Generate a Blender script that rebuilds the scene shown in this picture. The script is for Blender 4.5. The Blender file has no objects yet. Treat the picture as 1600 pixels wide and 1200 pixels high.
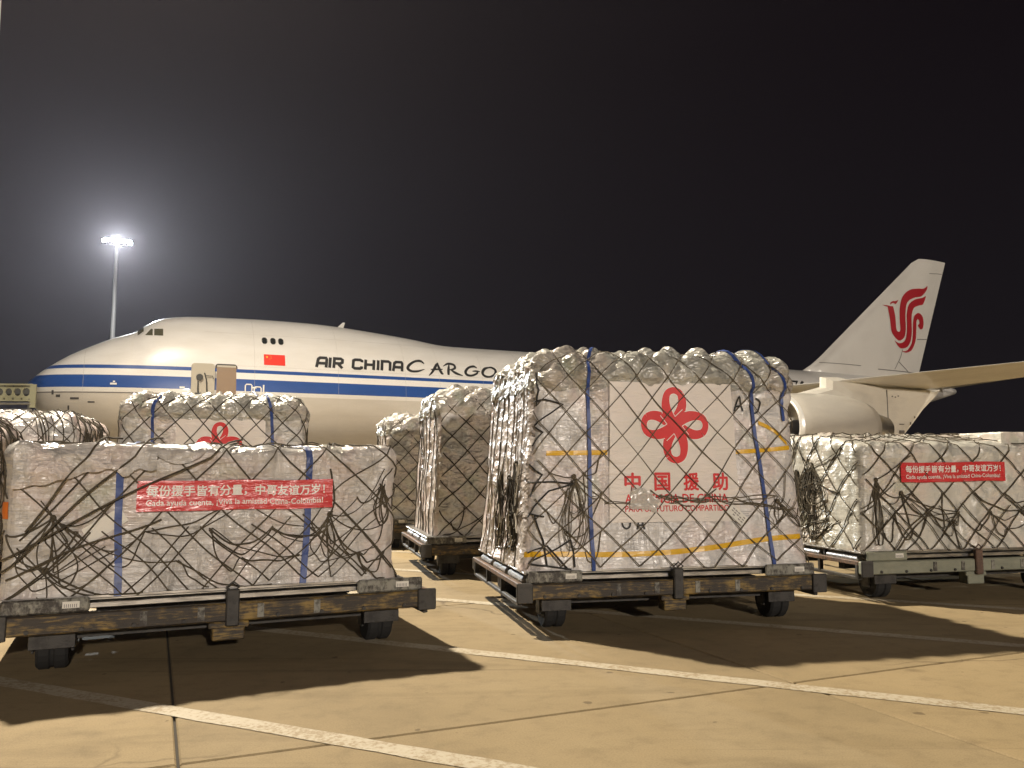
import bpy, bmesh, math, random
import numpy as np
from mathutils import Vector, Matrix, noise
R = math.radians
SC = bpy.context.scene
COL = SC.collection

# ------------------------------------------------------------------ camera
cam_d = bpy.data.cameras.new('camera')
cam_d.sensor_width = 36.0
cam_d.lens = 36.0 * 1290 / 1600
cam_d.clip_start = 0.05
cam_d.clip_end = 3000
cam = bpy.data.objects.new('camera', cam_d)
COL.objects.link(cam)
cam.location = (0, 0, 1.6)
cam.rotation_euler = (R(90) + math.atan(127 / 1290), 0, 0)
SC.camera = cam

# ------------------------------------------------------------------ night sky
world = bpy.data.worlds.new('World')
SC.world = world
world.use_nodes = True
wn = world.node_tree
wn.nodes.clear()
w_out = wn.nodes.new('ShaderNodeOutputWorld')
w_bg = wn.nodes.new('ShaderNodeBackground')
w_tc = wn.nodes.new('ShaderNodeTexCoord')
w_sep = wn.nodes.new('ShaderNodeSeparateXYZ')
w_rmp = wn.nodes.new('ShaderNodeValToRGB')
wn.links.new(w_tc.outputs['Generated'], w_sep.inputs[0])
wn.links.new(w_sep.outputs['Z'], w_rmp.inputs[0])
wn.links.new(w_rmp.outputs[0], w_bg.inputs[0])
wn.links.new(w_bg.outputs[0], w_out.inputs[0])
w_rmp.color_ramp.elements[0].position = 0.0
w_rmp.color_ramp.elements[0].color = (0.0080, 0.0068, 0.0086, 1)
w_rmp.color_ramp.elements[1].position = 0.45
w_rmp.color_ramp.elements[1].color = (0.0034, 0.0020, 0.0034, 1)
w_bg.inputs[1].default_value = 1.0

SC.view_settings.view_transform = 'Standard'
SC.view_settings.look = 'None'
SC.view_settings.exposure = 0.0
SC.view_settings.gamma = 1.0
SC.view_settings.use_curve_mapping = False
SC.cycles.use_denoising = True
SC.cycles.max_bounces = 4
SC.cycles.adaptive_threshold = .035
SC.cycles.sample_clamp_indirect = 4.0

# lamp settings of the flood light masts (position, lamp height, aim, power, colour)
MASTS = {
    'near': dict(loc=(-15.9, 23.9, 0), h=28.2, col=(1.0, 0.88, 0.70),
                 beams=[((-2, 14, 0), 112000, 150, .8), ((-12, 50, 7), 15000, 84, .9)]),  # second beam added to brighten the aircraft side
    'far': dict(loc=(-48.9, 100, 0), h=29.0, col=(0.90, 0.97, 1.0), beams=[((-20, 50, 0), 150000, 160, .6)]),
    'behind': dict(loc=(34, -82, 0), h=24.0, col=(1.0, 0.88, 0.76), beams=[((4, 14, 3), 215000, 70, .8)]),  # out-of-view mast, assumed to give fill light on the load fronts
    'right': dict(loc=(62, 30, 0), h=28.0, col=(1.0, 0.88, 0.72), beams=[((38, 66, 9), 24000, 80, .8), ((36, 41, 0), 190000, 44, .9)]),  # unseen mast, added as fill for the tail and wing underside
}

# ------------------------------------------------------------------ materials
MATS = {}
GLOW_DENSITY = .00021   # density of the air volume added for lamp glow


def mat(name, col=(.5, .5, .5), rough=.5, metal=0.0, spec=.5, emit=None, estr=0.0, coat=0.0):
    m = bpy.data.materials.new(name)
    m.use_nodes = True
    b = m.node_tree.nodes['Principled BSDF']
    b.inputs['Base Color'].default_value = (*col, 1)
    b.inputs['Roughness'].default_value = rough
    b.inputs['Metallic'].default_value = metal
    b.inputs['Specular IOR Level'].default_value = spec
    b.inputs['Coat Weight'].default_value = coat
    if emit:
        b.inputs['Emission Color'].default_value = (*emit, 1)
        b.inputs['Emission Strength'].default_value = estr
    MATS[name] = m
    return m


class NT:
    """small helper for node graphs"""

    def __init__(s, m):
        s.t = m.node_tree
        s.b = s.t.nodes['Principled BSDF']
        s.tc = s.t.nodes.new('ShaderNodeTexCoord')

    def n(s, kind, **kw):
        nd = s.t.nodes.new(kind)
        for k, v in kw.items():
            setattr(nd, k, v)
        return nd

    def l(s, a, b):
        s.t.links.new(a, b)

    def mapping(s, scale=(1, 1, 1), rot=(0, 0, 0), src='Object'):
        mp = s.n('ShaderNodeMapping')
        mp.inputs['Scale'].default_value = scale
        mp.inputs['Rotation'].default_value = rot
        s.l(s.tc.outputs[src], mp.inputs[0])
        return mp.outputs[0]

    def noise(s, vec, scale, detail=4, rough=.55, dist=0.0):
        nd = s.n('ShaderNodeTexNoise')
        nd.inputs['Scale'].default_value = scale
        nd.inputs['Detail'].default_value = detail
        nd.inputs['Roughness'].default_value = rough
        nd.inputs['Distortion'].default_value = dist
        s.l(vec, nd.inputs['Vector'])
        return nd.outputs['Fac']

    def ramp(s, fac, stops, interp='LINEAR'):
        r = s.n('ShaderNodeValToRGB')
        r.color_ramp.interpolation = interp
        e = r.color_ramp.elements
        while len(e) < len(stops):
            e.new(.5)
        for el, (p, c) in zip(e, stops):
            el.position = p
            el.color = (*c, 1) if len(c) == 3 else c
        s.l(fac, r.inputs[0])
        return r.outputs[0]

    def mix(s, fac, a, b, mode='MIX'):
        m = s.n('ShaderNodeMix', data_type='RGBA', blend_type=mode)
        if isinstance(fac, float):
            m.inputs[0].default_value = fac
        else:
            s.l(fac, m.inputs[0])
        for v, i in ((a, 6), (b, 7)):
            if isinstance(v, tuple):
                m.inputs[i].default_value = (*v, 1)
            else:
                s.l(v, m.inputs[i])
        return m.outputs[2]

    def math(s, op, a, b=None, clamp=False):
        m = s.n('ShaderNodeMath', operation=op)
        m.use_clamp = clamp
        for v, i in ((a, 0), (b, 1)):
            if v is None:
                continue
            if isinstance(v, (int, float)):
                m.inputs[i].default_value = v
            else:
                s.l(v, m.inputs[i])
        return m.outputs[0]

    def bump(s, h, strength, dist, prev=None):
        b = s.n('ShaderNodeBump')
        b.inputs['Strength'].default_value = strength
        b.inputs['Distance'].default_value = dist
        s.l(h, b.inputs['Height'])
        if prev is not None:
            s.l(prev, b.inputs['Normal'])
        return b.outputs[0]


def wrap_material(name, tint, hor=1.0, crinkle=1.0, rough=.30, calm=.10):
    """stretch film over white cartons and sacks: pale, wrinkled, glossy"""
    m = mat(name, (.6, .58, .55), rough, coat=.35)
    g = NT(m)
    v = g.mapping()
    big = g.noise(v, 1.7, 3)
    mid = g.noise(v, 7.0, 5, .6, .6)
    c1 = g.ramp(big, [(.30, tuple(x * .72 for x in tint)), (.48, tint), (.60, (tint[0] * 1.04, tint[1] * .95, tint[2] * .94)), (.74, (tint[0] * .82, tint[1] * .88, tint[2] * .80))])
    c2 = g.ramp(mid, [(.30, (.66, .66, .65)), (.46, (1, 1, 1)), (.58, (1.06, 1.05, 1.04)), (.75, (.84, .82, .81))])
    col = g.mix(1.0, c1, c2, 'MULTIPLY')
    g.l(col, g.b.inputs['Base Color'])
    stretch = g.noise(g.mapping((1.0, 1.0, 20)), 1.7, 4, .6, .6)
    wob = g.n('ShaderNodeTexNoise')
    wob.inputs['Scale'].default_value = 3.0
    wob.inputs['Detail'].default_value = 3.0
    g.l(v, wob.inputs['Vector'])
    vd = g.mix(.16, v, wob.outputs['Color'], 'ADD')
    def crumple(scale, sc):
        mp = g.n('ShaderNodeMapping')
        mp.inputs['Scale'].default_value = sc
        g.l(vd, mp.inputs[0])
        vo = g.n('ShaderNodeTexVoronoi', feature='F1')
        vo.inputs['Scale'].default_value = scale
        g.l(mp.outputs[0], vo.inputs['Vector'])
        return vo.outputs['Distance']
    cr1 = crumple(5.0, (1, 1, 1.5))
    cr2 = crumple(15.0, (1, 1, 1.8))
    msk = g.ramp(g.noise(v, 1.5, 2, .5, .4), [(.40, (calm,) * 3), (.62, (1.0,) * 3)])
    cr1 = g.math('MULTIPLY', cr1, msk)
    cr2 = g.math('MULTIPLY', cr2, msk)
    tens = g.noise(g.mapping((1.1, 1.1, .16), (.5, .35, .3)), 9.0, 3, .55, .8)
    stretch = g.math('ADD', stretch, g.math('MULTIPLY', tens, 1.6))
    d1 = g.bump(stretch, 1.0, .006 * hor)
    d2 = g.bump(cr1, 1.0, .055 * crinkle, d1)
    d3 = g.bump(cr2, 1.0, .016 * crinkle, d2)
    g.l(d3, g.b.inputs['Normal'])
    n1 = g.bump(stretch, 1.0, .011 * hor)
    n2 = g.bump(cr1, 1.0, .07 * crinkle, n1)
    n3 = g.bump(cr2, 1.0, .024 * crinkle, n2)
    g.l(n3, g.b.inputs['Coat Normal'])
    g.b.inputs['Coat Weight'].default_value = 1.0
    g.b.inputs['Coat Roughness'].default_value = .20
    rr = g.ramp(g.noise(v, 4.0, 3), [(.35, (.26,) * 3), (.65, (.5,) * 3)])
    g.l(rr, g.b.inputs['Roughness'])
    return m


wrap_material('film_main', (.62, .605, .59), 1.1, .48)
wrap_material('film_left', (.53, .505, .475), 1.7, .62)
wrap_material('film_right', (.60, .585, .525), .7, .62)
wrap_material('film_row', (.60, .59, .57), .7, 1.0, calm=.3)
wrap_material('film_cover', (.42, .415, .37), .6, 1.3, calm=.45)
wrap_material('film_side', (.62, .565, .54), .35, .8, calm=.5)
MATS['film_side'].node_tree.nodes['Principled BSDF'].inputs['Coat Weight'].default_value = .3
MATS['film_side'].node_tree.nodes['Principled BSDF'].inputs['Coat Roughness'].default_value = .3

m = mat('cord', (.085, .07, .045), .8)
g = NT(m)
g.l(g.ramp(g.noise(g.mapping(), 9, 3), [(.3, (.030, .025, .016)), (.6, (.070, .056, .034)), (.8, (.115, .096, .06))]), g.b.inputs['Base Color'])
m = mat('cord_mid', (.09, .07, .04), .8)
g = NT(m)
g.l(g.ramp(g.noise(g.mapping(), 6, 3), [(.3, (.042, .034, .022)), (.6, (.09, .073, .046)), (.8, (.15, .125, .08))]), g.b.inputs['Base Color'])
m = mat('cord_light', (.12, .1, .06), .8)
g = NT(m)
g.l(g.ramp(g.noise(g.mapping(), 6, 3), [(.3, (.07, .058, .04)), (.6, (.145, .12, .08)), (.8, (.22, .19, .13))]), g.b.inputs['Base Color'])
mat('cord_black', (.022, .022, .022), .6)
mat('cord_pale', (.52, .48, .40), .6)
m = mat('strap_blue', (.03, .075, .30), .45)
g = NT(m)
g.l(g.ramp(g.noise(g.mapping(), 7, 3), [(.3, (.018, .04, .15)), (.6, (.035, .075, .27)), (.8, (.13, .18, .33))]), g.b.inputs['Base Color'])
mat('tape_yellow', (.72, .42, .02), .35)
m = mat('poster_sheet', (.74, .68, .62), .42, coat=.25)
g = NT(m)
g.l(g.bump(g.noise(g.mapping((1, 1, 5)), 3.2, 4, .6, .6), 1.0, .012), g.b.inputs['Normal'])
g.l(g.ramp(g.noise(g.mapping(), 2.3, 3), [(.3, (.70, .66, .60)), (.7, (.77, .70, .65))]), g.b.inputs['Base Color'])
mat('print_red', (.64, .008, .010), .5)
m = mat('banner_red', (.60, .022, .028), .4, coat=1.0)
m.node_tree.nodes['Principled BSDF'].inputs['Coat Roughness'].default_value = .18
g = NT(m)
bn = g.bump(g.noise(g.mapping((1, 1, 9)), 3.0, 4, .6, .5), 1.0, .016)
g.l(bn, g.b.inputs['Normal'])
g.l(bn, g.b.inputs['Coat Normal'])
mat('print_white', (.82, .80, .76), .4)
mat('faint_print', (.42, .41, .40), .6)
mat('print_black', (.02, .02, .02), .6)
m = mat('paper', (.72, .70, .64), .55)
mat('paper_print', (.25, .24, .23), .6)
m = mat('clear_film', (.62, .60, .55), .2, coat=.8)
m.node_tree.nodes['Principled BSDF'].inputs['Alpha'].default_value = .72
mat('label_orange', (.62, .16, .02), .5)
m = mat('alu', (.62, .62, .60), .30, .9)
g = NT(m)
g.l(g.ramp(g.noise(g.mapping((1, 8, 8)), 5, 4), [(.3, (.22, .21, .20)), (.6, (.60, .59, .57))]), g.b.inputs['Base Color'])


def worn(name, paint, under, thr=.5, scale=(2.2, 12, 14), rough=.6, nscale=4.0):
    m = mat(name, paint, rough)
    g = NT(m)
    a = g.noise(g.mapping(scale), nscale, 6, .68)
    b = g.noise(g.mapping(), 14, 4, .6)
    pt = g.noise(g.mapping((1.0, 2.5, 2.5)), 3.1, 3, .55, .8)
    f = g.math('ADD', g.math('ADD', g.math('MULTIPLY', a, .42), g.math('MULTIPLY', b, .20)), g.math('MULTIPLY', pt, .38))
    mid = tuple((p * .45 + u * .55) for p, u in zip(paint, under))
    g.l(g.ramp(f, [(thr - .055, under), (thr, mid), (thr + .05, paint), (thr + .22, tuple(p * 1.25 for p in paint))]), g.b.inputs['Base Color'])
    g.l(g.bump(f, .4, .02), g.b.inputs['Normal'])
    return m


worn('steel_yellow', (.25, .165, .045), (.034, .026, .018), .545, (1.6, 10, 16))
worn('steel_dark', (.042, .039, .035), (.016, .014, .012), .45, (4, 4, 4))
worn('steel_rust', (.15, .085, .05), (.045, .035, .028), .48)
worn('plate_grey', (.24, .235, .20), (.040, .034, .028), .51, (9, 9, 5))
worn('steel_green', (.20, .205, .155), (.13, .12, .09), .36, (1, 3, 3))
worn('steel_brown', (.11, .065, .045), (.03, .025, .022), .45)
mat('rubber', (.013, .013, .013), .85)
mat('wheel_rim', (.09, .085, .08), .6, .4)

# aircraft paint: blue cheat lines on white, grey belly, by height on the hull
m = mat('hull_paint', (.8, .79, .76), .34, coat=.3)
g = NT(m)
sp = g.n('ShaderNodeSeparateXYZ')
g.l(g.tc.outputs['Object'], sp.inputs[0])
z = sp.outputs['Z']
lo = 4.0
hi = 8.0
zr = g.math('DIVIDE', g.math('SUBTRACT', z, lo), hi - lo)


def zp(v):
    return (v - lo) / (hi - lo)


WH = (.80, .785, .765)
BL = (.018, .075, .30)
GR = (.55, .51, .45)
stripes = g.ramp(zr, [(0, GR), (zp(5.27), (.70, .68, .64)), (zp(5.50), BL), (zp(6.14), WH), (zp(6.48), BL), (zp(6.66), WH)], 'CONSTANT')
dirt = g.ramp(g.noise(g.mapping((.25, 1, 1)), 1.1, 5, .6), [(.3, (.90, .89, .87)), (.6, (1, 1, 1))])
g.l(g.mix(1.0, stripes, dirt, 'MULTIPLY'), g.b.inputs['Base Color'])
m = mat('wing_paint', (.55, .53, .48), .4, coat=.15)
g = NT(m)
g.l(g.ramp(g.noise(g.mapping((.5, .5, 1)), 1.2, 5, .6), [(.3, (.66, .63, .56)), (.6, (.78, .75, .67))]), g.b.inputs['Base Color'])
m = mat('fin_paint', (.72, .70, .66), .4, coat=.2)
g = NT(m)
g.l(g.ramp(g.noise(g.mapping((.3, 1, .3)), .9, 5, .6), [(.3, (.66, .64, .60)), (.6, (.75, .73, .69))]), g.b.inputs['Base Color'])
mat('slat_metal', (.72, .71, .68), .28, .3)
mat('seam', (.16, .15, .14), .7)
mat('seam_soft', (.46, .44, .41), .6)
mat('glass_dark', (.02, .022, .02), .12)
mat('cockpit_glass', (.10, .095, .06), .15)
mat('emblem_red', (.42, .012, .022), .45)
mat('flag_red', (.80, .035, .02), .4)
mat('flag_yellow', (.85, .6, .05), .4)
mat('engine_dark', (.03, .03, .032), .4, .5)
mat('engine_metal', (.42, .40, .36), .35, .85)
mat('cabin_wall', (.26, .18, .115), .6)
mat('door_trim', (.46, .42, .34), .5)
mat('door_dark', (.06, .055, .05), .7)
mat('white_paint', (.78, .77, .74), .4)
m = mat('mast_steel', (.45, .44, .43), .45, .5)
mat('lamp_housing', (.12, .12, .12), .5, .3)
mat('lamp_lens_far', (1, 1, 1), .2, emit=(.93, .98, 1.0), estr=260)
mat('lamp_lens', (1, 1, 1), .2, emit=(1.0, .9, .72), estr=60)
mat('loader_paint', (.20, .195, .125), .55)
mat('loader_dark', (.05, .05, .045), .6)
mat('cabin_blue', (.05, .07, .14), .4)

# concrete apron
for nm, dark in (('concrete', 1.0),):
    m = mat(nm, (.33, .28, .2), .82, spec=.35)
    g = NT(m)
    ge = g.n('ShaderNodeNewGeometry')
    oi = g.n('ShaderNodeObjectInfo')

    def wmap(sc):
        mp = g.n('ShaderNodeMapping')
        mp.inputs['Scale'].default_value = sc
        mp.inputs['Rotation'].default_value = (0, 0, R(-23))
        g.l(ge.outputs['Position'], mp.inputs[0])
        return mp.outputs[0]
    a = g.noise(wmap((1, 1, 1)), .55, 5, .6)
    b = g.noise(wmap((1, 1, 1)), 5.5, 6, .65)
    c = g.noise(wmap((1, 1, 1)), 90, 3, .6)
    st = g.noise(wmap((.5, 2.6, 1)), .8, 5, .6, .5)
    col = g.ramp(a, [(.28, (.215, .164, .088)), (.5, (.275, .210, .114)), (.72, (.310, .240, .134))])
    col = g.mix(1.0, col, g.ramp(b, [(.25, (.80, .79, .78)), (.5, (1, 1, 1)), (.8, (1.05, 1.04, 1.02))]), 'MULTIPLY')
    col = g.mix(1.0, col, g.ramp(c, [(.25, (.80, .80, .80)), (.5, (1, 1, 1)), (.75, (1.10, 1.10, 1.10))]), 'MULTIPLY')
    col = g.mix(1.0, col, g.ramp(st, [(.30, (.80, .79, .77)), (.45, (1, 1, 1))]), 'MULTIPLY')
    col = g.mix(1.0, col, g.ramp(oi.outputs['Random'], [(0, (.87, .87, .88)), (1, (1.06, 1.05, 1.03))]), 'MULTIPLY')
    spot = g.noise(wmap((1, 1, 1)), 2.1, 2, .4)
    col = g.mix(1.0, col, g.ramp(spot, [(.72, (1, 1, 1)), (.79, (.70, .68, .66))]), 'MULTIPLY')
    tyre = g.noise(wmap((.16, 9, 1)), .55, 4, .6, .25)
    col = g.mix(1.0, col, g.ramp(tyre, [(.30, (.74, .73, .72)), (.40, (1, 1, 1))]), 'MULTIPLY')
    drip = g.noise(wmap((1, 1, 1)), 7.5, 1, .3)
    col = g.mix(1.0, col, g.ramp(drip, [(.765, (1, 1, 1)), (.79, (.55, .52, .50))]), 'MULTIPLY')
    vk = g.n('ShaderNodeTexVoronoi', feature='DISTANCE_TO_EDGE')
    vk.inputs['Scale'].default_value = .33
    wv_ = g.n('ShaderNodeTexNoise')
    wv_.inputs['Scale'].default_value = 1.6
    wv_.inputs['Detail'].default_value = 5
    g.l(wmap((1, 1, 1)), wv_.inputs['Vector'])
    g.l(g.mix(.5, wmap((1, 1, 1)), wv_.outputs['Color'], 'ADD'), vk.inputs['Vector'])
    gate = g.ramp(g.noise(wmap((1, 1, 1)), .35, 1, .3), [(.56, (0, 0, 0)), (.60, (1, 1, 1))])
    crack = g.ramp(vk.outputs['Distance'], [(.0, (.45, .42, .40)), (.006, (1, 1, 1))])
    col = g.mix(gate, col, g.mix(1.0, col, crack, 'MULTIPLY'))
    g.l(col, g.b.inputs['Base Color'])
    g.l(g.bump(c, .35, .004, g.bump(b, .25, .01)), g.b.inputs['Normal'])
m = mat('joint_filler', (.035, .028, .018), .9)
m = mat('line_paint', (.6, .57, .48), .7)
g = NT(m)
f = g.noise(g.mapping(), 26, 5, .7)
f2 = g.noise(g.mapping(), 3.2, 3, .5)
ff = g.math('ADD', g.math('MULTIPLY', f, .7), g.math('MULTIPLY', f2, .3))
g.l(g.ramp(ff, [(.42, (.27, .21, .125)), (.50, (.39, .34, .25)), (.7, (.44, .39, .30))]), g.b.inputs['Base Color'])


# ------------------------------------------------------------------ mesh helpers
class MB:
    def __init__(s):
        s.v = []
        s.f = []
        s.mi = []

    def add(s, vs, fs, mi=0):
        o = len(s.v)
        s.v.extend([tuple(p) for p in vs])
        for f in fs:
            s.f.append(tuple(i + o for i in f))
            s.mi.append(mi)
        return s

    def box(s, c, d, mi=0, rot=None, bev=0.0):
        x, y, zz = d[0] / 2, d[1] / 2, d[2] / 2
        if bev <= 0:
            vs = [(a * x, b * y, e * zz) for e in (-1, 1) for a, b in ((-1, -1), (1, -1), (1, 1), (-1, 1))]
            fs = [(3, 2, 1, 0), (4, 5, 6, 7), (0, 1, 5, 4), (1, 2, 6, 5), (2, 3, 7, 6), (3, 0, 4, 7)]
        else:
            k = bev
            vs = []
            for zz_, i in ((-zz, k), (-zz + k, 0), (zz - k, 0), (zz, k)):
                xx, yy = x - i, y - i
                q = k if i == 0 else k * .4
                vs += [(-xx + q, -yy, zz_), (xx - q, -yy, zz_), (xx, -yy + q, zz_), (xx, yy - q, zz_), (xx - q, yy, zz_), (-xx + q, yy, zz_), (-xx, yy - q, zz_), (-xx, -yy + q, zz_)]
            fs = [tuple(range(7, -1, -1)), tuple(range(24, 32))]
            for r in range(3):
                for j in range(8):
                    fs.append((r * 8 + j, r * 8 + (j + 1) % 8, r * 8 + 8 + (j + 1) % 8, r * 8 + 8 + j))
        M = rot if rot is not None else Matrix.Identity(3)
        c = Vector(c)
        return s.add([M @ Vector(p) + c for p in vs], fs, mi)

    def tube(s, pts, r, n=6, mi=0, cap=True, closed=False):
        pts = [Vector(p) for p in pts]
        if len(pts) < 2:
            return s
        rs = r if isinstance(r, (list, tuple)) else [r] * len(pts)
        vs, fs = [], []
        N = len(pts)
        prev = None
        for i, p in enumerate(pts):
            a = pts[(i - 1) % N] if (closed or i > 0) else p
            b = pts[(i + 1) % N] if (closed or i < N - 1) else p
            t = (b - a)
            if t.length < 1e-9:
                t = Vector((0, 0, 1))
            t.normalize()
            if prev is None:
                up = Vector((0, 0, 1)) if abs(t.z) < .9 else Vector((1, 0, 0))
                x = t.cross(up).normalized()
            else:
                x = prev - t * prev.dot(t)
                if x.length < 1e-6:
                    x = t.orthogonal()
                x.normalize()
            prev = x
            y = t.cross(x)
            for k in range(n):
                an = 2 * math.pi * k / n
                vs.append(p + (x * math.cos(an) + y * math.sin(an)) * rs[i])
        for i in range(N if closed else N - 1):
            j = (i + 1) % N
            for k in range(n):
                fs.append((i * n + k, i * n + (k + 1) % n, j * n + (k + 1) % n, j * n + k))
        if cap and not closed:
            fs.append(tuple(range(n - 1, -1, -1)))
            fs.append(tuple((N - 1) * n + k for k in range(n)))
        return s.add(vs, fs, mi)

    def lathe(s, prof, c=(0, 0, 0), axis='z', n=24, mi=0, caps=True):
        """prof: (along, radius)"""
        vs, fs = [], []
        for h, r in prof:
            for k in range(n):
                a = 2 * math.pi * k / n
                ca, sa = math.cos(a) * r, math.sin(a) * r
                q = {'z': (ca, sa, h), 'x': (h, ca, sa), 'y': (sa, h, ca)}[axis]
                vs.append((q[0] + c[0], q[1] + c[1], q[2] + c[2]))
        for i in range(len(prof) - 1):
            for k in range(n):
                fs.append((i * n + k, i * n + (k + 1) % n, (i + 1) * n + (k + 1) % n, (i + 1) * n + k))
        if caps:
            if prof[0][1] > 1e-4:
                fs.append(tuple(range(n - 1, -1, -1)))
            if prof[-1][1] > 1e-4:
                fs.append(tuple((len(prof) - 1) * n + k for k in range(n)))
        return s.add(vs, fs, mi)

    def grid(s, P, nu, nv, mi=0, closed_u=False):
        """P[j][i] rows of points"""
        vs = [p for row in P for p in row]
        fs = []
        w = len(P[0])
        for j in range(len(P) - 1):
            for i in range(w if closed_u else w - 1):
                i2 = (i + 1) % w
                fs.append((j * w + i, j * w + i2, (j + 1) * w + i2, (j + 1) * w + i))
        return s.add(vs, fs, mi)

    def build(s, name, mats, parent=None, smooth=False, normals=False):
        me = bpy.data.meshes.new(name)
        me.from_pydata(s.v, [], s.f)
        if isinstance(mats, str):
            mats = [mats]
        for mm in mats:
            me.materials.append(MATS[mm])
        if len(mats) > 1:
            me.polygons.foreach_set('material_index', s.mi)
        if normals:
            bm = bmesh.new()
            bm.from_mesh(me)
            bmesh.ops.recalc_face_normals(bm, faces=bm.faces)
            bm.to_mesh(me)
            bm.free()
        if smooth:
            me.polygons.foreach_set('use_smooth', [True] * len(me.polygons))
        me.update()
        o = bpy.data.objects.new(name, me)
        COL.objects.link(o)
        o.parent = parent
        return o


def empty(name, loc=(0, 0, 0), rz=0.0, label=None, cat=None, group=None):
    o = bpy.data.objects.new(name, None)
    COL.objects.link(o)
    o.location = loc
    o.rotation_euler = (0, 0, rz)
    o.empty_display_size = .2
    if label:
        o['label'] = label
    if cat:
        o['category'] = cat
    if group:
        o['group'] = group
    return o


def copy_tree(o, parent=None):
    c = o.copy()
    COL.objects.link(c)
    c.parent = parent
    for ch in list(o.children):
        copy_tree(ch, c)
    return c


_txt = {}


def text2d(body, bold=0.0, spacing=1.0, shear=0.0):
    """outline text as flat triangles, scaled to a unit-high box: returns verts, faces, width"""
    key = (body, bold, spacing, shear)
    if key in _txt:
        return _txt[key]
    c = bpy.data.curves.new('lettering', 'FONT')
    c.body = body
    c.size = 1
    c.offset = bold
    c.space_character = spacing
    c.shear = shear
    c.resolution_u = 3
    o = bpy.data.objects.new('lettering', c)
    COL.objects.link(o)
    dg = bpy.context.evaluated_depsgraph_get()
    me = bpy.data.meshes.new_from_object(o.evaluated_get(dg))
    v = [(p.co.x, p.co.y) for p in me.vertices]
    f = [tuple(p.vertices) for p in me.polygons]
    bpy.data.objects.remove(o)
    bpy.data.curves.remove(c)
    bpy.data.meshes.remove(me)
    x0 = min(p[0] for p in v)
    x1 = max(p[0] for p in v)
    y0 = min(p[1] for p in v)
    y1 = max(p[1] for p in v)
    h = y1 - y0
    v = [((a - x0) / h, (b - y0) / h) for a, b in v]
    _txt[key] = (v, f, (x1 - x0) / h)
    return _txt[key]


def place2d(mb, v, f, fn, mi=0):
    mb.add([fn(*p) for p in v], f, mi)


def stroke2d(pts, w):
    """thick polyline in 2D -> verts, quads"""
    n = len(pts)
    ws = w if isinstance(w, (list, tuple)) else [w] * n
    vs, fs = [], []
    P = [Vector(p) for p in pts]
    for i in range(n):
        if i == 0:
            d = (P[1] - P[0]).normalized()
            k = 1
        elif i == n - 1:
            d = (P[-1] - P[-2]).normalized()
            k = 1
        else:
            a = (P[i] - P[i - 1]).normalized()
            b = (P[i + 1] - P[i]).normalized()
            d = (a + b)
            if d.length < 1e-6:
                d = a
            d.normalize()
            k = min(1.6, 1 / max(.4, d.dot(a)))
        nrm = Vector((-d.y, d.x))
        vs += [P[i] + nrm * ws[i] * .5 * k, P[i] - nrm * ws[i] * .5 * k]
    for i in range(n - 1):
        fs.append((i * 2 + 1, i * 2 + 3, i * 2 + 2, i * 2))
    return vs, fs


def spline(pts, sub=6, closed=False):
    """Catmull-Rom through tuples of any length"""
    n = len(pts)
    out = []
    P = [np.array(p, float) for p in pts]
    rng = range(n) if closed else range(n - 1)
    for i in rng:
        p0 = P[(i - 1) % n] if (closed or i > 0) else P[0]
        p1 = P[i]
        p2 = P[(i + 1) % n]
        p3 = P[(i + 2) % n] if (closed or i + 2 < n) else P[n - 1]
        for k in range(sub):
            t = k / sub
            out.append(tuple(.5 * ((2 * p1) + (-p0 + p2) * t + (2 * p0 - 5 * p1 + 4 * p2 - p3) * t * t + (-p0 + 3 * p1 - 3 * p2 + p3) * t ** 3)))
    if not closed:
        out.append(tuple(P[-1]))
    return out


def pchip(xs, ys):
    xs = np.array(xs, float)
    ys = np.array(ys, float)
    h = np.diff(xs)
    d = np.diff(ys) / h
    mm = np.zeros(len(xs))
    mm[0], mm[-1] = d[0], d[-1]
    for i in range(1, len(xs) - 1):
        if d[i - 1] * d[i] > 0:
            w1 = 2 * h[i] + h[i - 1]
            w2 = h[i] + 2 * h[i - 1]
            mm[i] = (w1 + w2) / (w1 / d[i - 1] + w2 / d[i])

    def fn(x):
        i = int(min(max(np.searchsorted(xs, x) - 1, 0), len(xs) - 2))
        x = min(max(x, xs[0]), xs[-1])
        t = (x - xs[i]) / h[i]
        return float((2 * t ** 3 - 3 * t * t + 1) * ys[i] + (t ** 3 - 2 * t * t + t) * h[i] * mm[i] + (-2 * t ** 3 + 3 * t * t) * ys[i + 1] + (t ** 3 - t * t) * h[i] * mm[i + 1])
    return fn


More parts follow.
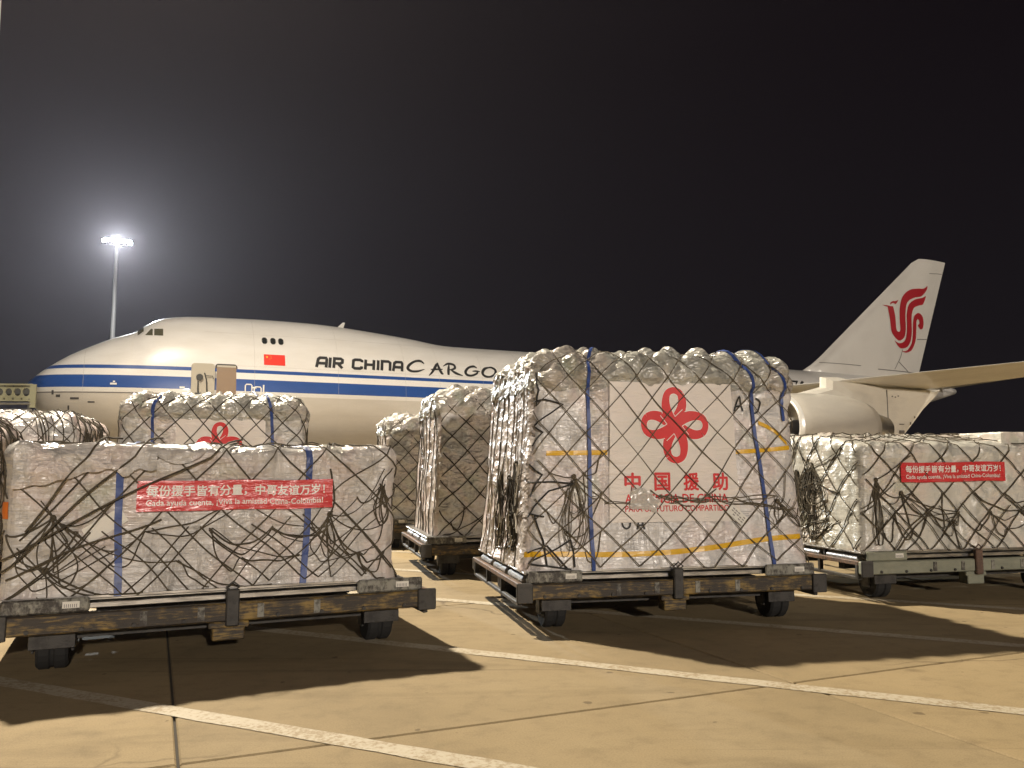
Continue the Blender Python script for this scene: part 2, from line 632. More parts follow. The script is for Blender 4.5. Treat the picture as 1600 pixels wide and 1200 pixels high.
# ------------------------------------------------------------------ the apron: slabs, joints, painted lines
SLAB = 4.22
GA = R(23.4)
gu = Vector((math.cos(GA), math.sin(GA), 0))
gv = Vector((-math.sin(GA), math.cos(GA), 0))
g0 = Vector((2.08, 6.29, 0))
mb = MB()
mb.add([(-265, -265, -.035), (265, -265, -.035), (265, 265, -.035), (-265, 265, -.035)], [(0, 1, 2, 3)])
apron = mb.build('apron', 'concrete')
apron['kind'] = 'structure'
apron['label'] = 'wide beige concrete airport apron under the pallet dollies'
jb = MB()
c_ = g0 + gu * 4 + gv * 20
jb.add([c_ + gu * a + gv * b + Vector((0, 0, -.022)) for a, b in ((-48, -42), (48, -42), (48, 52), (-48, 52))], [(0, 1, 2, 3)])
jb.build('joint_filler', 'joint_filler', apron)
sm = MB()
hs = SLAB / 2 - .0085
sm.add([(-hs, -hs, -.03), (hs, -hs, -.03), (hs, hs, -.03), (-hs, hs, -.03),
        (-hs, -hs, -.008), (hs, -hs, -.008), (hs, hs, -.008), (-hs, hs, -.008),
        (-hs + .01, -hs + .01, 0), (hs - .01, -hs + .01, 0), (hs - .01, hs - .01, 0), (-hs + .01, hs - .01, 0)],
       [(0, 1, 5, 4), (1, 2, 6, 5), (2, 3, 7, 6), (3, 0, 4, 7), (4, 5, 9, 8), (5, 6, 10, 9), (6, 7, 11, 10), (7, 4, 8, 11), (8, 9, 10, 11)])
slab0 = sm.build('concrete_slab', 'concrete', apron)
slabs = []
for i in range(-8, 10):
    for j in range(-3, 14):
        p = g0 + gu * (i + .5) * SLAB + gv * (j + .5) * SLAB
        d = p.y
        if d < -6 or abs(p.x) > .75 * max(d, 0) + 9:
            continue
        slabs.append((p.length, p))
slabs.sort(key=lambda t: t[0])
slabs = slabs[:290]
for k, (_, p) in enumerate(slabs):
    o = slab0 if k == 0 else slab0.copy()
    if k:
        COL.objects.link(o)
    o.location = p
    o.rotation_euler = (0, 0, GA + (k % 4) * math.pi / 2)
ld = Vector((.905, -.426, 0))
lnv = Vector((.426, .905, 0))
random.seed(3)
for cpos in (1.85, 4.10, 6.45, 8.75, 10.95, 13.2, 15.4, 17.6):
    mb = MB()
    rows = [[], []]
    a = -9.0
    while a <= 13.0:
        for s_, r_ in ((-1, 0), (1, 1)):
            q = lnv * (cpos + s_ * .085 + noise.noise((a * 3.1, cpos, s_)) * .012) + ld * a
            rows[r_].append((q.x, q.y, .004))
        a += .12
    mb.grid(rows, 0, 0)
    o = mb.build('painted_line', 'line_paint', apron)


# ------------------------------------------------------------------ air cargo loads
class Load:
    """a film wrapped pallet load as a rounded block; (u, t): distance round the block, distance up its side and over the top"""

    def __init__(s, L, D, H, rc=.12, rt=.2, cell=.38, wall=.012, top=.07, seed=1, taper=.03, calm=None, warp=.05, lump=.02, side_cords=None, slope=0.0, seams=0.0):
        s.L, s.D, s.H, s.rc, s.rt = L, D, H, rc, rt
        s.cell, s.wall, s.top = cell, wall, top
        s.seed, s.taper, s.calm, s.warp, s.lump = seed * 17.3, taper, calm, warp, lump
        s.per = 2 * (L + D)
        s.t1 = H - rt
        s.t2 = s.t1 + rt * math.pi / 2
        s.tmax = s.t2 + min(L, D) / 2 - rt - .02
        s.side = side_cords
        s.slope = slope
        s.seams = seams

    def ring(s, u, d):
        L, D = s.L, s.D
        u = u % s.per
        if u < L:
            q = (-L / 2 + u, -D / 2)
        elif u < L + D:
            q = (L / 2, -D / 2 + u - L)
        elif u < 2 * L + D:
            q = (L / 2 - (u - L - D), D / 2)
        else:
            q = (-L / 2, D / 2 - (u - 2 * L - D))
        a, b = L / 2 - d, D / 2 - d
        q = (q[0] * a / (L / 2), q[1] * b / (D / 2))
        r = max(s.rc - d * .5, .03)
        ix = min(max(q[0], -a + r), a - r)
        iy = min(max(q[1], -b + r), b - r)
        dx, dy = q[0] - ix, q[1] - iy
        ln = math.hypot(dx, dy)
        if ln < 1e-9:
            return q[0], q[1], 0, -1
        return ix + dx / ln * r, iy + dy / ln * r, dx / ln, dy / ln

    def face(s, u):
        u = u % s.per
        return 0 if u < s.L else 1 if u < s.L + s.D else 2 if u < 2 * s.L + s.D else 3

    def base(s, u, t):
        if t <= s.t1:
            d, zz, nz = 0, t, 0.0
        elif t <= s.t2:
            a = (t - s.t1) / s.rt
            d, zz, nz = s.rt * (1 - math.cos(a)), s.t1 + s.rt * math.sin(a), math.sin(a)
        else:
            d, zz, nz = s.rt + (t - s.t2), s.H, 1.0
        x, y, nx, ny = s.ring(u, d)
        k = 1 - s.taper * zz / s.H
        if s.slope:
            zz += s.slope * max(0.0, min(1.0, (y + s.D / 2) / .9)) * (zz / s.H) ** 4
        c = math.sqrt(max(0, 1 - nz * nz))
        return Vector((x * k, y * k, zz)), Vector((nx * c, ny * c, nz))

    def w(s, u, t):
        f = 1.3
        return (s.warp * noise.noise((u * f, t * f, s.seed)), s.warp * noise.noise((u * f, t * f, s.seed + 9)))

    def disp(s, u, t):
        wu, wt = s.w(u, t)
        a = (u + wu + t + wt) / s.cell
        b = (u + wu - t - wt) / s.cell
        fa = s.face(u)
        pil = (abs(math.sin(math.pi * a)) * abs(math.sin(math.pi * b))) ** .75
        k = max(0, min(1, (t - (s.t1 - .30)) / .25))
        amp = s.wall + (s.top - s.wall) * k * (.75 + .55 * noise.noise((u * 1.9, t * 1.9, s.seed + 2)))
        if t > s.t2 + .35:
            amp *= max(.3, 1 - (t - s.t2 - .35) / .5)
        if s.side and fa in s.side and t < s.t1 + .1:
            pil = 1.2 * abs(noise.noise((u * 3.2, t * 1.5, s.seed + 3))) + .5 * abs(noise.noise((u * 8.0, t * 2.6, s.seed + 7)))
            amp = .017
        n = noise.noise((u * 2.1, t * 2.1, s.seed + 4)) * s.lump
        n += k * .05 * abs(noise.noise((u * 5.0 + t * 3, t * 5.0 - u * 2, s.seed + 8)))
        n += noise.noise((u * 6.5, t * 6.5, s.seed + 5)) * s.lump * .45
        n += abs(noise.noise((u * 4.5, t * 9, s.seed + 6))) * s.lump * .5
        if s.seams:
            for per_, q in ((.46, u), (.33, t)):
                e = abs(((q / per_) % 1) - .5) * per_
                e = per_ / 2 - e
                n -= s.seams * max(0, 1 - e / .03)
        if t < .25 and not s.calm is None:
            n += .05 * (1 - t / .25) * (.5 + noise.noise((u * 3.4, 1.2, s.seed)))
        d = amp * pil + n
        if s.calm and fa == 0:
            x0, x1, z0, z1 = s.calm
            inx = min(u - x0, x1 - u, t - z0, z1 - t)
            q = max(0, min(1, (inx + .06) / .06))
            d = d * (1 - q) + (d * .12 - .004) * q
        return d

    def P(s, u, t, off=0.0):
        p, n = s.base(u, t)
        return p + n * (s.disp(u, t) + off)

    def body(s, step=.04):
        nu = int(s.per / step)
        rows = []
        ts = list(np.arange(0, s.tmax - .3, step)) + list(np.linspace(s.tmax - .3, s.tmax, 4))
        for t in ts:
            rows.append([s.P(s.per * i / nu, t) for i in range(nu)])
        mb = MB()
        mb.grid(rows, 0, 0, closed_u=True)
        if s.side:
            mb.mi = [1 if s.face(s.per * ((q % nu) + .5) / nu) in s.side else 0 for q in range(len(mb.f))]
        n = len(rows)
        mb.f.append(tuple((n - 1) * nu + k for k in range(nu)))
        mb.mi.append(0)
        return mb

    def cord(s, mb, pts, r, off=None, n=5, mi=0):
        mb.tube([s.P(u, t, r * .7 if off is None else off) for u, t in pts], r, n, mi)

    def net(s, mb, r=.0075, t0=.0, t1=None, u0=0, u1=None, cell=None, off=None, skip=0.0, amp=1.0, rnd=None, mi=0):
        """two families of slanting cords, crossing in knots"""
        cell = cell or s.cell
        t1 = t1 if t1 is not None else s.t2 + .55
        u1 = u1 if u1 is not None else s.per
        rnd = rnd or random.Random(int(s.seed))
        for sgn in (1, -1):
            k0 = math.floor(((u0 - t1) if sgn < 0 else u0) / cell) - 1
            k1 = math.ceil(((u1 + t1) if sgn > 0 else u1 + t1) / cell) + 1
            for k in range(int(k0) - 6, int(k1) + 7):
                pts = []
                t = t0
                while t <= t1 + 1e-6:
                    u = k * cell - sgn * t
                    if u0 <= u <= u1:
                        wu, wt = s.w(u, t)
                        pts.append((u - wu * amp, max(0.0, t - wt * amp)))
                    elif pts:
                        break
                    t += .055
                if len(pts) > 2 and rnd.random() >= skip:
                    s.cord(mb, pts, r, off, 5, mi)


def wavy(ld, lift):
    """point on the front of a load, x from its left edge and z from the plate, raised by lift"""
    def fn(x, zz, extra=0.0):
        p, n = ld.base(x, zz)
        wv = .006 * math.sin(x * 5.1 + zz * 2.0) + .004 * math.sin(zz * 9 + x * 3) + .004 * noise.noise((x * 3, zz * 5, 2.0))
        return p + n * (lift + wv + extra)
    return fn


def sheet(fn, x0, x1, z0, z1, nx, nz, thick=.003, shear=0.0):
    rows = []
    for j in range(nz + 1):
        rows.append([fn(x0 + (x1 - x0) * i / nx, z0 + (z1 - z0) * j / nz + shear * i / nx) for i in range(nx + 1)])
    back = [[fn(x0 + (x1 - x0) * i / nx, z0 + (z1 - z0) * j / nz + shear * i / nx, -thick) for i in range(nx + 1)] for j in range(nz + 1)]
    mb = MB()
    mb.grid(rows, 0, 0)
    mb.grid([r_[::-1] for r_ in back], 0, 0)
    return mb


def ribbon_emblem(parent, fn, cx, cz, size, layer=.0016):
    """red four-looped ribbon knot, each loop a band with pale edges"""
    loop = [(.15, -.17), (.05, -.055), (-.05, .065), (-.112, .20), (-.122, .32), (-.088, .415), (.0, .452), (.088, .415), (.122, .32), (.100, .20), (.03, .08), (-.03, .01)]
    wid = [.135, .14, .145, .135, .11, .09, .085, .095, .115, .135, .14, .135]
    seq = spline([(*p, q) for p, q in zip(loop, wid)], 5)
    for k in range(4):
        ca, sa = math.cos(-k * math.pi / 2), math.sin(-k * math.pi / 2)
        pts = [(p[0] * ca - p[1] * sa, p[0] * sa + p[1] * ca) for p in seq]
        for part, grow, lay in (('print_white', .018, 0), ('print_red', 0.0, 1)):
            half = len(pts) * 2 // 3
            for (a, b, up) in ((half - 1, len(pts), 0), (0, half, 2)):
                mb = MB()
                v, f = stroke2d(pts[a:b], [q[2] + grow for q in seq[a:b]])
                place2d(mb, [tuple(q) for q in v], f, lambda x, y: fn(cx + x * size, cz + y * size, layer * (1 + up + lay + k * .05)))
                mb.build('emblem_loop', part, parent)


def letters(parent, fn, body, x0, zc, width, height, material, lift=.003, bold=0.0, spacing=1.0, name='lettering', slope=0.0):
    v, f, w = text2d(body, 0.0, spacing)
    mb = MB()
    e = bold * 1.3
    sh = ((0, 0), (e, 0), (-e, 0), (0, e), (0, -e)) if bold else ((0, 0),)
    for k, (dx, dy) in enumerate(sh):
        place2d(mb, v, f, lambda x, y: fn(x0 + (x + dx) / w * width, zc + (y + dy - .5) * height + slope * x / w, lift + .0004 * k))
    return mb.build(name, material, parent)


def base_plate(parent, L, D):
    mb = MB()
    mb.box((0, 0, -.012), (L, D, .02), bev=.006)
    mb.box((0, -D / 2 + .03, .004), (L, .05, .02))
    mb.box((0, D / 2 - .03, .004), (L, .05, .02))
    return mb.build('base_plate', 'alu', parent)


def strap(parent, ld, u, ul, r=.02, t1=None, t0=0.0, name='strap', material='strap_blue', off=.021, wob=.02):
    """flat webbing running up the side and over the top; ul: drift towards the foot"""
    t1 = t1 or ld.t2 + .7
    rows = []
    t = t0
    while t <= t1:
        du = ul * (1 - t / ld.H) + wob * noise.noise((t * 1.5, u, 3))
        rows.append([ld.P(u + du + e * r, t, off) for e in (-1, 0, 1)])
        t += .05
    mb = MB()
    mb.grid(rows, 0, 0)
    return mb.build(name, material, parent)


def tape(parent, ld, pts, hw, name='tape', material='tape_yellow', off=.010):
    sp_ = spline(pts, 8)
    rows = [[ld.P(u, t - hw, off), ld.P(u, t, off + .001), ld.P(u, t + hw, off)] for u, t in sp_]
    mb = MB()
    mb.grid(rows, 0, 0)
    return mb.build(name, material, parent)


def bundle(mb, ld, rnd, u, t_hi, t_lo, n, spread, r=(.004, .008), mi=0):
    """slack net hanging from a knot in long U-shaped loops"""
    for k in range(n):
        w_ = abs(rnd.gauss(0, spread)) + .02
        c_ = u + rnd.gauss(0, spread * .55)
        low = t_lo + (t_hi - t_lo) * rnd.random() ** 1.6 * .75
        a = (u + rnd.uniform(-.03, .03), t_hi + rnd.uniform(-.04, .03))
        pts = [a, (c_ - w_, t_hi * .45 + low * .55), (c_ - w_ * .6, low + .04), (c_, low), (c_ + w_ * .7, low + .05), (c_ + w_, t_hi * .4 + low * .6), (u + rnd.uniform(-.03, .03), t_hi + rnd.uniform(-.04, .03))]
        if rnd.random() < .4:
            pts = pts[:4] + [(c_ + w_ * 2 + rnd.uniform(0, .2), low + rnd.uniform(.05, .3))]
        pts = spline([(p, max(.012, q)) for p, q in pts], 5)
        ld.cord(mb, pts, rnd.uniform(*r), rnd.uniform(.006, .022), 5, mi)


def gather(mb, ld, rnd, u, t, n, reach=.6, r=(.006, .010), down=.6, mi=0, lim=None):
    """cords drawn together in one knot and running out to other knots of the net"""
    for k in range(n):
        an = rnd.uniform(0, 2 * math.pi) if rnd.random() > down else rnd.uniform(math.pi * 1.05, math.pi * 1.95)
        q = rnd.uniform(.35, 1.0) * reach
        e = (u + math.cos(an) * q, t + math.sin(an) * q)
        # end on the nearest crossing of the net
        c_ = ld.cell / 2
        i_, j_ = round(e[0] / c_), round(e[1] / c_)
        if (i_ + j_) % 2:
            i_ += 1
        e = (i_ * c_, max(.02, j_ * c_))
        if lim:
            e = (min(max(e[0], lim[0]), lim[1]), e[1])
        sg = rnd.uniform(.0, .16)
        bow = rnd.uniform(-.05, .05)
        pts = []
        for x in np.linspace(0, 1, 14):
            pts.append((u + (e[0] - u) * x + bow * math.sin(math.pi * x), max(.012, t + (e[1] - t) * x - sg * 4 * x * (1 - x))))
        ld.cord(mb, pts, rnd.uniform(*r), rnd.uniform(.008, .022), 5, mi)
    # the knot itself
    p, nn = ld.base(u, t)
    p = p + nn * .03
    mb.tube([p + Vector((.016 * math.cos(a), .006 * math.sin(2 * a), .02 * math.sin(a))) for a in np.linspace(0, 6.28, 11)[:-1]], .009, 5, mi, closed=True)


def loops(mb, ld, rnd, n, ua, ub, ta, tb, r=(.005, .009), size=(.2, .55), mi=0):
    """slack cords sagging from one knot of the net to another"""
    c_ = ld.cell / 2
    for k in range(n):
        def node(u, t):
            i_, j_ = round(u / c_), max(0, round(t / c_))
            if (i_ + j_) % 2:
                i_ += 1
            return (min(max(i_ * c_, ua), ub), max(.02, j_ * c_))
        u, t = rnd.uniform(ua, ub), rnd.uniform(ta, tb)
        w_ = rnd.uniform(*size) * rnd.choice((-1, 1)) * 1.2
        A_ = node(u, t)
        B_ = node(u + w_, t + rnd.uniform(-.3, .3))
        if abs(A_[0] - B_[0]) + abs(A_[1] - B_[1]) < .15:
            continue
        sag = rnd.uniform(.03, .22)
        pts = []
        for q in np.linspace(0, 1, 15):
            pts.append((A_[0] + (B_[0] - A_[0]) * q + .012 * math.sin(q * 9 + k), max(.015, A_[1] + (B_[1] - A_[1]) * q - sag * 4 * q * (1 - q) + .008 * math.sin(q * 13 + k))))
        ld.cord(mb, pts, rnd.uniform(*r), rnd.uniform(.008, .022), 5, mi)


def cover(parent, ld, drop=.16, step=.04, material='film_cover'):
    """separate sheet of film drawn over the top and hanging down the sides"""
    nu = int(ld.per / step)
    rows = []
    n = int((ld.tmax - ld.t1 + drop) / step)
    for j in range(n + 1):
        row = []
        for i in range(nu):
            u = ld.per * i / nu
            a = ld.t1 - drop + .03 * noise.noise((u * 2.4, 3.3, ld.seed)) + .02 * math.sin(u * 16.3)
            t = a + (ld.tmax - a) * j / n
            row.append(ld.P(u, t, .010))
        rows.append(row)
    mb = MB()
    mb.grid(rows, 0, 0, closed_u=True)
    mb.f.append(tuple(n * nu + k for k in range(nu)))
    mb.mi.append(0)
    return mb.build('top_cover', material, parent, smooth=True)


DECK = .545


def load_root(center, yaw, label, cat='cargo', group='netted cargo loads on dollies'):
    return empty('cargo_load', (center[0], center[1], DECK + .024), yaw, label, cat, group)


def corner_frame(fl, yaw, L, D):
    """centre of a rectangle from its front-left corner"""
    c, s_ = math.cos(yaw), math.sin(yaw)
    return (fl[0] + c * L / 2 - s_ * D / 2, fl[1] + s_ * L / 2 + c * D / 2)


# ------------------------------------------------------------------ pallet dollies
DL, DD = 3.25, 2.5


def make_dolly(label, paint='steel_yellow', plate='plate_grey', post='steel_dark', seed=0):
    rnd = random.Random(seed)
    d = empty('pallet_dolly', label=label, cat='dolly', group='pallet dollies on the apron')
    h2, d2 = DL / 2, DD / 2
    for s_ in (-1, 1):
        mb = MB()
        mb.box((0, s_ * (d2 - .045), .39), (DL, .09, .15), bev=.012)
        mb.build('end_beam', paint, d)
        if s_ < 0:
            for k in (-1, 1):
                mb = MB()
                mb.box((k * (h2 - .05), -(d2 + .012), .385), (.16, .03, .19), bev=.008)
                mb.build('bumper', 'steel_dark', d)
                mb = MB()
                mb.box((k * (h2 - .36), -(d2 - .035), .525), (.56, .035, .115), bev=.014)
                cp = mb.build('corner_plate', plate, d)
                lb = MB()
                lb.box((k * (h2 - .36) + (.1 if k > 0 else .16), -(d2 - .016) - .002, .53), (.11, .004, .05))
                lb.build('barcode_label', 'paper', cp)
                lb = MB()
                for i in range(7):
                    lb.box((k * (h2 - .36) + (.1 if k > 0 else .16) - .042 + i * .013, -(d2 - .016) - .0055, .523), (.005, .002, .026))
                lb.build('barcode_bars', 'paper_print', cp)
            # maker's faint paint marks on beam: pale patches
            for x in (-.18, .17, -.5, .52):
                mb = MB()
                mb.box((x * 1.25, -(d2 + .004), .39), (.05, .006, .11))
                mb.build('reflector', 'plate_grey', d)
            for x in np.linspace(-h2 + .25, h2 - .25, 9):
                mb = MB()
                mb.lathe([(-.012, .016), (0, .018)], (x, -(d2 + .004), .345), 'y', 6)
                mb.build('bolt', 'steel_dark', d)
            mb = MB()
            mb.box((0, -(d2 + .005), .43), (.10, .06, .30), bev=.01)
            mb.tube([(0, -(d2 + .02), .56), (-.05, -(d2 + .02), .60), (0, -(d2 + .02), .64), (.05, -(d2 + .02), .60)], .009, 5, closed=True)
            mb.build('stop_post', post, d)
            mb = MB()
            mb.box((-.02, -(d2 - .1), .24), (.24, .16, .16), bev=.01)
            mb.box((-.02, -(d2 - .04), .285), (.30, .05, .05), bev=.008)
            mb.build('tow_hitch', paint, d)
        mb = MB()
        mb.box((0, s_ * (d2 - .11), .505), (DL - 1.1 if s_ < 0 else DL - .3, .03, .045), bev=.006)
        mb.build('guide_rail', 'alu', d)
    for s_ in (-1, 1):
        mb = MB()
        mb.box((s_ * (h2 - .03), 0, .44), (.055, DD - .18, .05), bev=.006)
        mb.build('side_rail', 'steel_rust', d)
        mb = MB()
        mb.box((s_ * (h2 - .03), 0, .265), (.045, DD - .18, .04), bev=.006)
        mb.build('side_rail', 'steel_dark', d)
        mb = MB()
        mb.box((s_ * (h2 - .19), 0, .50), (.045, DD - .3, .045), bev=.006)
        mb.build('side_rail', 'alu', d)
        for y in (-1.12, -.38, .38, 1.12):
            mb = MB()
            mb.box((s_ * (h2 - .03), y, .34), (.05, .05, .17), bev=.005)
            mb.build('stanchion', 'steel_dark', d)
        for y in (-.75, 0, .75):
            mb = MB()
            mb.lathe([(-.31, .02), (-.30, .044), (.30, .044), (.31, .02)], (s_ * (h2 - .11), y, .475), 'y', 14)
            mb.build('roller', 'alu', d, smooth=False)
        mb = MB()
        mb.box((s_ * (h2 - .11), -.38, .505), (.05, .05, .10), bev=.01)
        mb.build('side_stop', 'steel_dark', d)
    for y in (-.92, .92):
        mb = MB()
        mb.box((0, y, .275), (2.2, .10, .09))
        mb.build('axle_beam', 'steel_dark', d)
    for x in (-.9, -.3, .3, .9):
        mb = MB()
        mb.box((x, 0, .40), (.09, DD - .18, .10))
        mb.build('cross_member', 'steel_dark', d)
    for y in (-.85, -.42, 0, .42, .85):
        mb = MB()
        mb.lathe([(-1.3, .035), (1.3, .035)], (0, y, .488), 'x', 10)
        mb.build('deck_roller', 'alu', d)
    for x in (-1, 1):
        for y in (-1, 1):
            w = empty('wheel')
            w.parent = d
            w.location = (x * 1.22, y * .92, .185)
            mb = MB()
            mb.lathe([(-.105, .12), (-.105, .165), (-.085, .185), (-.02, .185), (-.01, .17), (.01, .17), (.02, .185), (.085, .185), (.105, .165), (.105, .12)], (0, 0, 0), 'x', 22)
            mb.build('tyre', 'rubber', w)
            mb = MB()
            mb.lathe([(-.11, .03), (-.095, .11), (-.085, .125), (.085, .125), (.095, .11), (.11, .03)], (0, 0, 0), 'x', 18)
            mb.build('rim', 'wheel_rim', w)
            mb = MB()
            for q in (-1, 1):
                mb.box((q * .13, 0, .07), (.022, .14, .24), bev=.006)
            mb.box((0, 0, .20), (.36, .34, .03))
            mb.box((0, -.19, .10), (.30, .02, .20), bev=.004)
            mb.build('fork', 'steel_dark', w)
    mb = MB()
    mb.tube([(0, d2 - .2, .30), (0, d2 + .45, .27), (0, d2 + 1.0, .30)], .035, 8)
    mb.lathe([(-.02, .06), (.02, .06)], (0, d2 + 1.02, .30), 'z', 14)
    mb.build('drawbar', 'steel_dark', d)
    mb = MB()
    mb.tube([(-.55, -.3, .2), (-.2, .3, .19), (.3, .1, .2), (.6, .5, .22)], .02, 6)
    mb.box((0, .1, .27), (1.9, .12, .10))
    mb.build('brake_linkage', 'steel_dark', d)
    return d


YM = R(13)
YL = R(25)
spots = {
    'main': ((.07, 8.02), YM), 'second': ((-1.27, 11.93), R(14.5)), 'third': ((-2.62, 15.9), R(15)),
    'right': ((4.12, 9.86), R(14)), 'left': ((-3.86, 6.27), YL),
    'emblem': ((-6.2, 12.35), R(14)), 'farleft': ((-10.1, 12.9), R(14)), 'edge': ((-9.4, 9.1), R(16)),
}
dolly_labels = {
    'main': 'worn yellow pallet dolly under the tall load with the red ribbon poster at centre',
    'second': 'dark pallet dolly just behind the tall centre load',
    'third': 'pallet dolly farthest back in the centre row of netted loads',
    'right': 'grey green pallet dolly with brown post at the right edge',
    'left': 'scraped yellow pallet dolly under the low load at front left',
    'emblem': 'pallet dolly hidden under the half seen ribbon poster load at left',
    'farleft': 'pallet dolly under the netted load before the aircraft nose',
    'edge': 'pallet dolly under the netted load cut by the left photo edge',
}
CENT = {}
dy = make_dolly(dolly_labels['main'])
dg_ = make_dolly(dolly_labels['right'], 'steel_green', 'steel_green', 'steel_brown')
for k, ((fx, fy), yaw) in spots.items():
    o = dy if k == 'main' else dg_ if k == 'right' else copy_tree(dy)
    c = corner_frame((fx, fy), yaw, DL, DD)
    CENT[k] = (c, yaw)
    o.location = (c[0], c[1], 0)
    o.rotation_euler = (0, 0, yaw)
    o['label'] = dolly_labels[k]
    if k == 'left':
        o.scale = (1.075, 1, 1)
        o.location.x += .07
        o.location.y += .033


def hand_letter(parent, ld, strokes, w, name='hand_lettering'):
    mb = MB()
    for st in strokes:
        v, f = stroke2d(spline(st, 5), w)
        mb.add([ld.P(max(0, p[0]), p[1], .009) for p in v], f)
    return mb.build(name, 'print_black', parent)


# ---- main load
def main_load():
    c, yaw = CENT['main']
    L, D, H = 3.08, 2.32, 2.18
    px0, px1, pz0, pz1 = .85, 2.31, .46, 1.885
    root = load_root(c, yaw, 'tall netted cargo load with the large red ribbon emblem poster at centre')
    ld = Load(L, D, H, .17, .28, .385, .005, .10, 1, .085, (px0, px1, pz0, pz1), .085, .014, side_cords=(3,), seams=.006)
    ld.body(.034).build('wrapped_cartons', ['film_main', 'film_side'], root, smooth=True)
    cover(root, ld, .10, .032)
    base_plate(root, 3.12, 2.4)
    fn = wavy(ld, .016)
    po = sheet(fn, px0, px1, pz0, pz1, 44, 44).build('poster', 'poster_sheet', root, smooth=True)
    cx = (px0 + px1) / 2
    ribbon_emblem(po, fn, cx + .025, pz0 + .985, .80)
    for i, ch in enumerate('中国援助'):
        letters(po, fn, ch, px0 + .17 + i * .332, pz0 + .405, .17, .175, 'print_red', .003, .026)
    letters(po, fn, 'ASISTENCIA DE CHINA', px0 + .17, pz0 + .235, 1.16, .088, 'print_red', .003, .02)
    letters(po, fn, 'PARA UN FUTURO COMPARTIDO', px0 + .17, pz0 + .135, 1.17, .060, 'print_red', .003, .012)
    strap(root, ld, .58, .09)
    strap(root, ld, 2.52, .12)
    strap(root, ld, 2.93, .0, .016, t0=1.5)
    tape(root, ld, [(.16, 1.15), (.5, 1.155), (.83, 1.16)], .024)
    tape(root, ld, [(2.31, 1.17), (2.65, 1.19), (2.98, 1.22)], .022)
    tape(root, ld, [(-.08, .16), (.2, .17), (.9, .15), (1.5, .16), (2.0, .20), (2.6, .27), (3.0, .29)], .026)
    tape(root, ld, [(2.62, 1.48), (2.8, 1.40), (2.95, 1.26)], .022)
    # marker letters on the cartons
    A = lambda x, y, k: [[(x, y), (x + .05 * k, y + .15 * k), (x + .10 * k, y)], [(x + .02 * k, y + .05 * k), (x + .08 * k, y + .055 * k)]]
    O = lambda x, y, k: [[(x + .06 * k, y + .15 * k), (x + .11 * k, y + .11 * k), (x + .10 * k, y + .03 * k), (x + .05 * k, y), (x + .01 * k, y + .03 * k), (x, y + .08 * k)]]
    # faint carton print
    for (x, zz, w_, n_) in ((.60, 1.66, .10, 6), (.66, 1.34, .12, 7), (2.30, .46, .16, 5), (2.34, 1.30, .14, 5), (.30, 1.60, .1, 4)):
        mb = MB()
        for q in range(n_):
            mb.add([ld.P(x, zz + q * .022, .006), ld.P(x + w_ * (.6 + .4 * ((q * 7) % 5) / 4), zz + q * .022, .006), ld.P(x + w_ * (.6 + .4 * ((q * 7) % 5) / 4), zz + q * .022 + .009, .006), ld.P(x, zz + q * .022 + .009, .006)], [(0, 1, 2, 3)])
        mb.build('carton_print', 'faint_print', root)
    hand_letter(root, ld, A(2.34, 1.60, 1) + O(2.53, 1.58, 1.05), .018)
    hand_letter(root, ld, O(.99, .40, .8) + A(1.15, .39, .8), .018)
    rnd = random.Random(5)
    nb = MB()
    ld.net(nb, .0053, 0, ld.t2 + .6, 0, L + D, off=.030, rnd=rnd)
    ld.net(nb, .0053, 0, ld.t2 + .6, L + D, 2 * L + D, off=.012, rnd=rnd)
    # pulled tight on the left side: steep cords
    u0 = 2 * L + D
    for k in range(8):
        a = u0 + .16 + k * .27
        dr = rnd.uniform(-.30, -.12)
        pts = [(a + dr * (1 - q) + .03 * math.sin(q * 5 + k), q * (ld.t2 + .1)) for q in np.linspace(0, 1, 30)]
        ld.cord(nb, pts, .0055, .006)
    for k in range(7):
        a = u0 + .1 + k * .3
        pts = [(a + .28 * q, .1 + q * 1.9) for q in np.linspace(0, 1, 22)]
        ld.cord(nb, pts, .004, .008)
    # gathered slack at the front left corner and over the poster foot
    bundle(nb, ld, rnd, .46, .88, .14, 9, .07, (.0022, .0042))
    gather(nb, ld, rnd, .46, .92, 5, .45, (.003, .005), .7)
    loops(nb, ld, rnd, 6, .12, .8, .35, .95, r=(.004, .007), size=(.2, .5))
    for (ua, ta, ub, tb) in ((.80, .66, 1.5, .72), (1.4, .74, 1.95, .66), (1.45, .70, 2.3, .70), (1.5, .66, 2.05, .78), (1.95, .70, 2.75, .72), (2.1, .66, 2.7, .62), (1.3, .78, 1.75, .62), (2.25, .70, 2.95, .58)):
        for kk in range(2):
            sg = rnd.uniform(.0, .05)
            pts = [(ua + (ub - ua) * q, ta + (tb - ta) * q - sg * 4 * q * (1 - q) + .012 * math.sin(q * 9 + ua * 7 + kk)) for q in np.linspace(0, 1, 16)]
            ld.cord(nb, pts, rnd.uniform(.003, .0055), .030)
    gather(nb, ld, rnd, 2.76, .66, 6, .5, (.003, .006), .5, lim=(2.3, 3.02))
    bundle(nb, ld, rnd, 2.76, .68, .42, 4, .04, (.0025, .004))
    nb.build('cargo_net', 'cord_light', root)
    kb = MB()
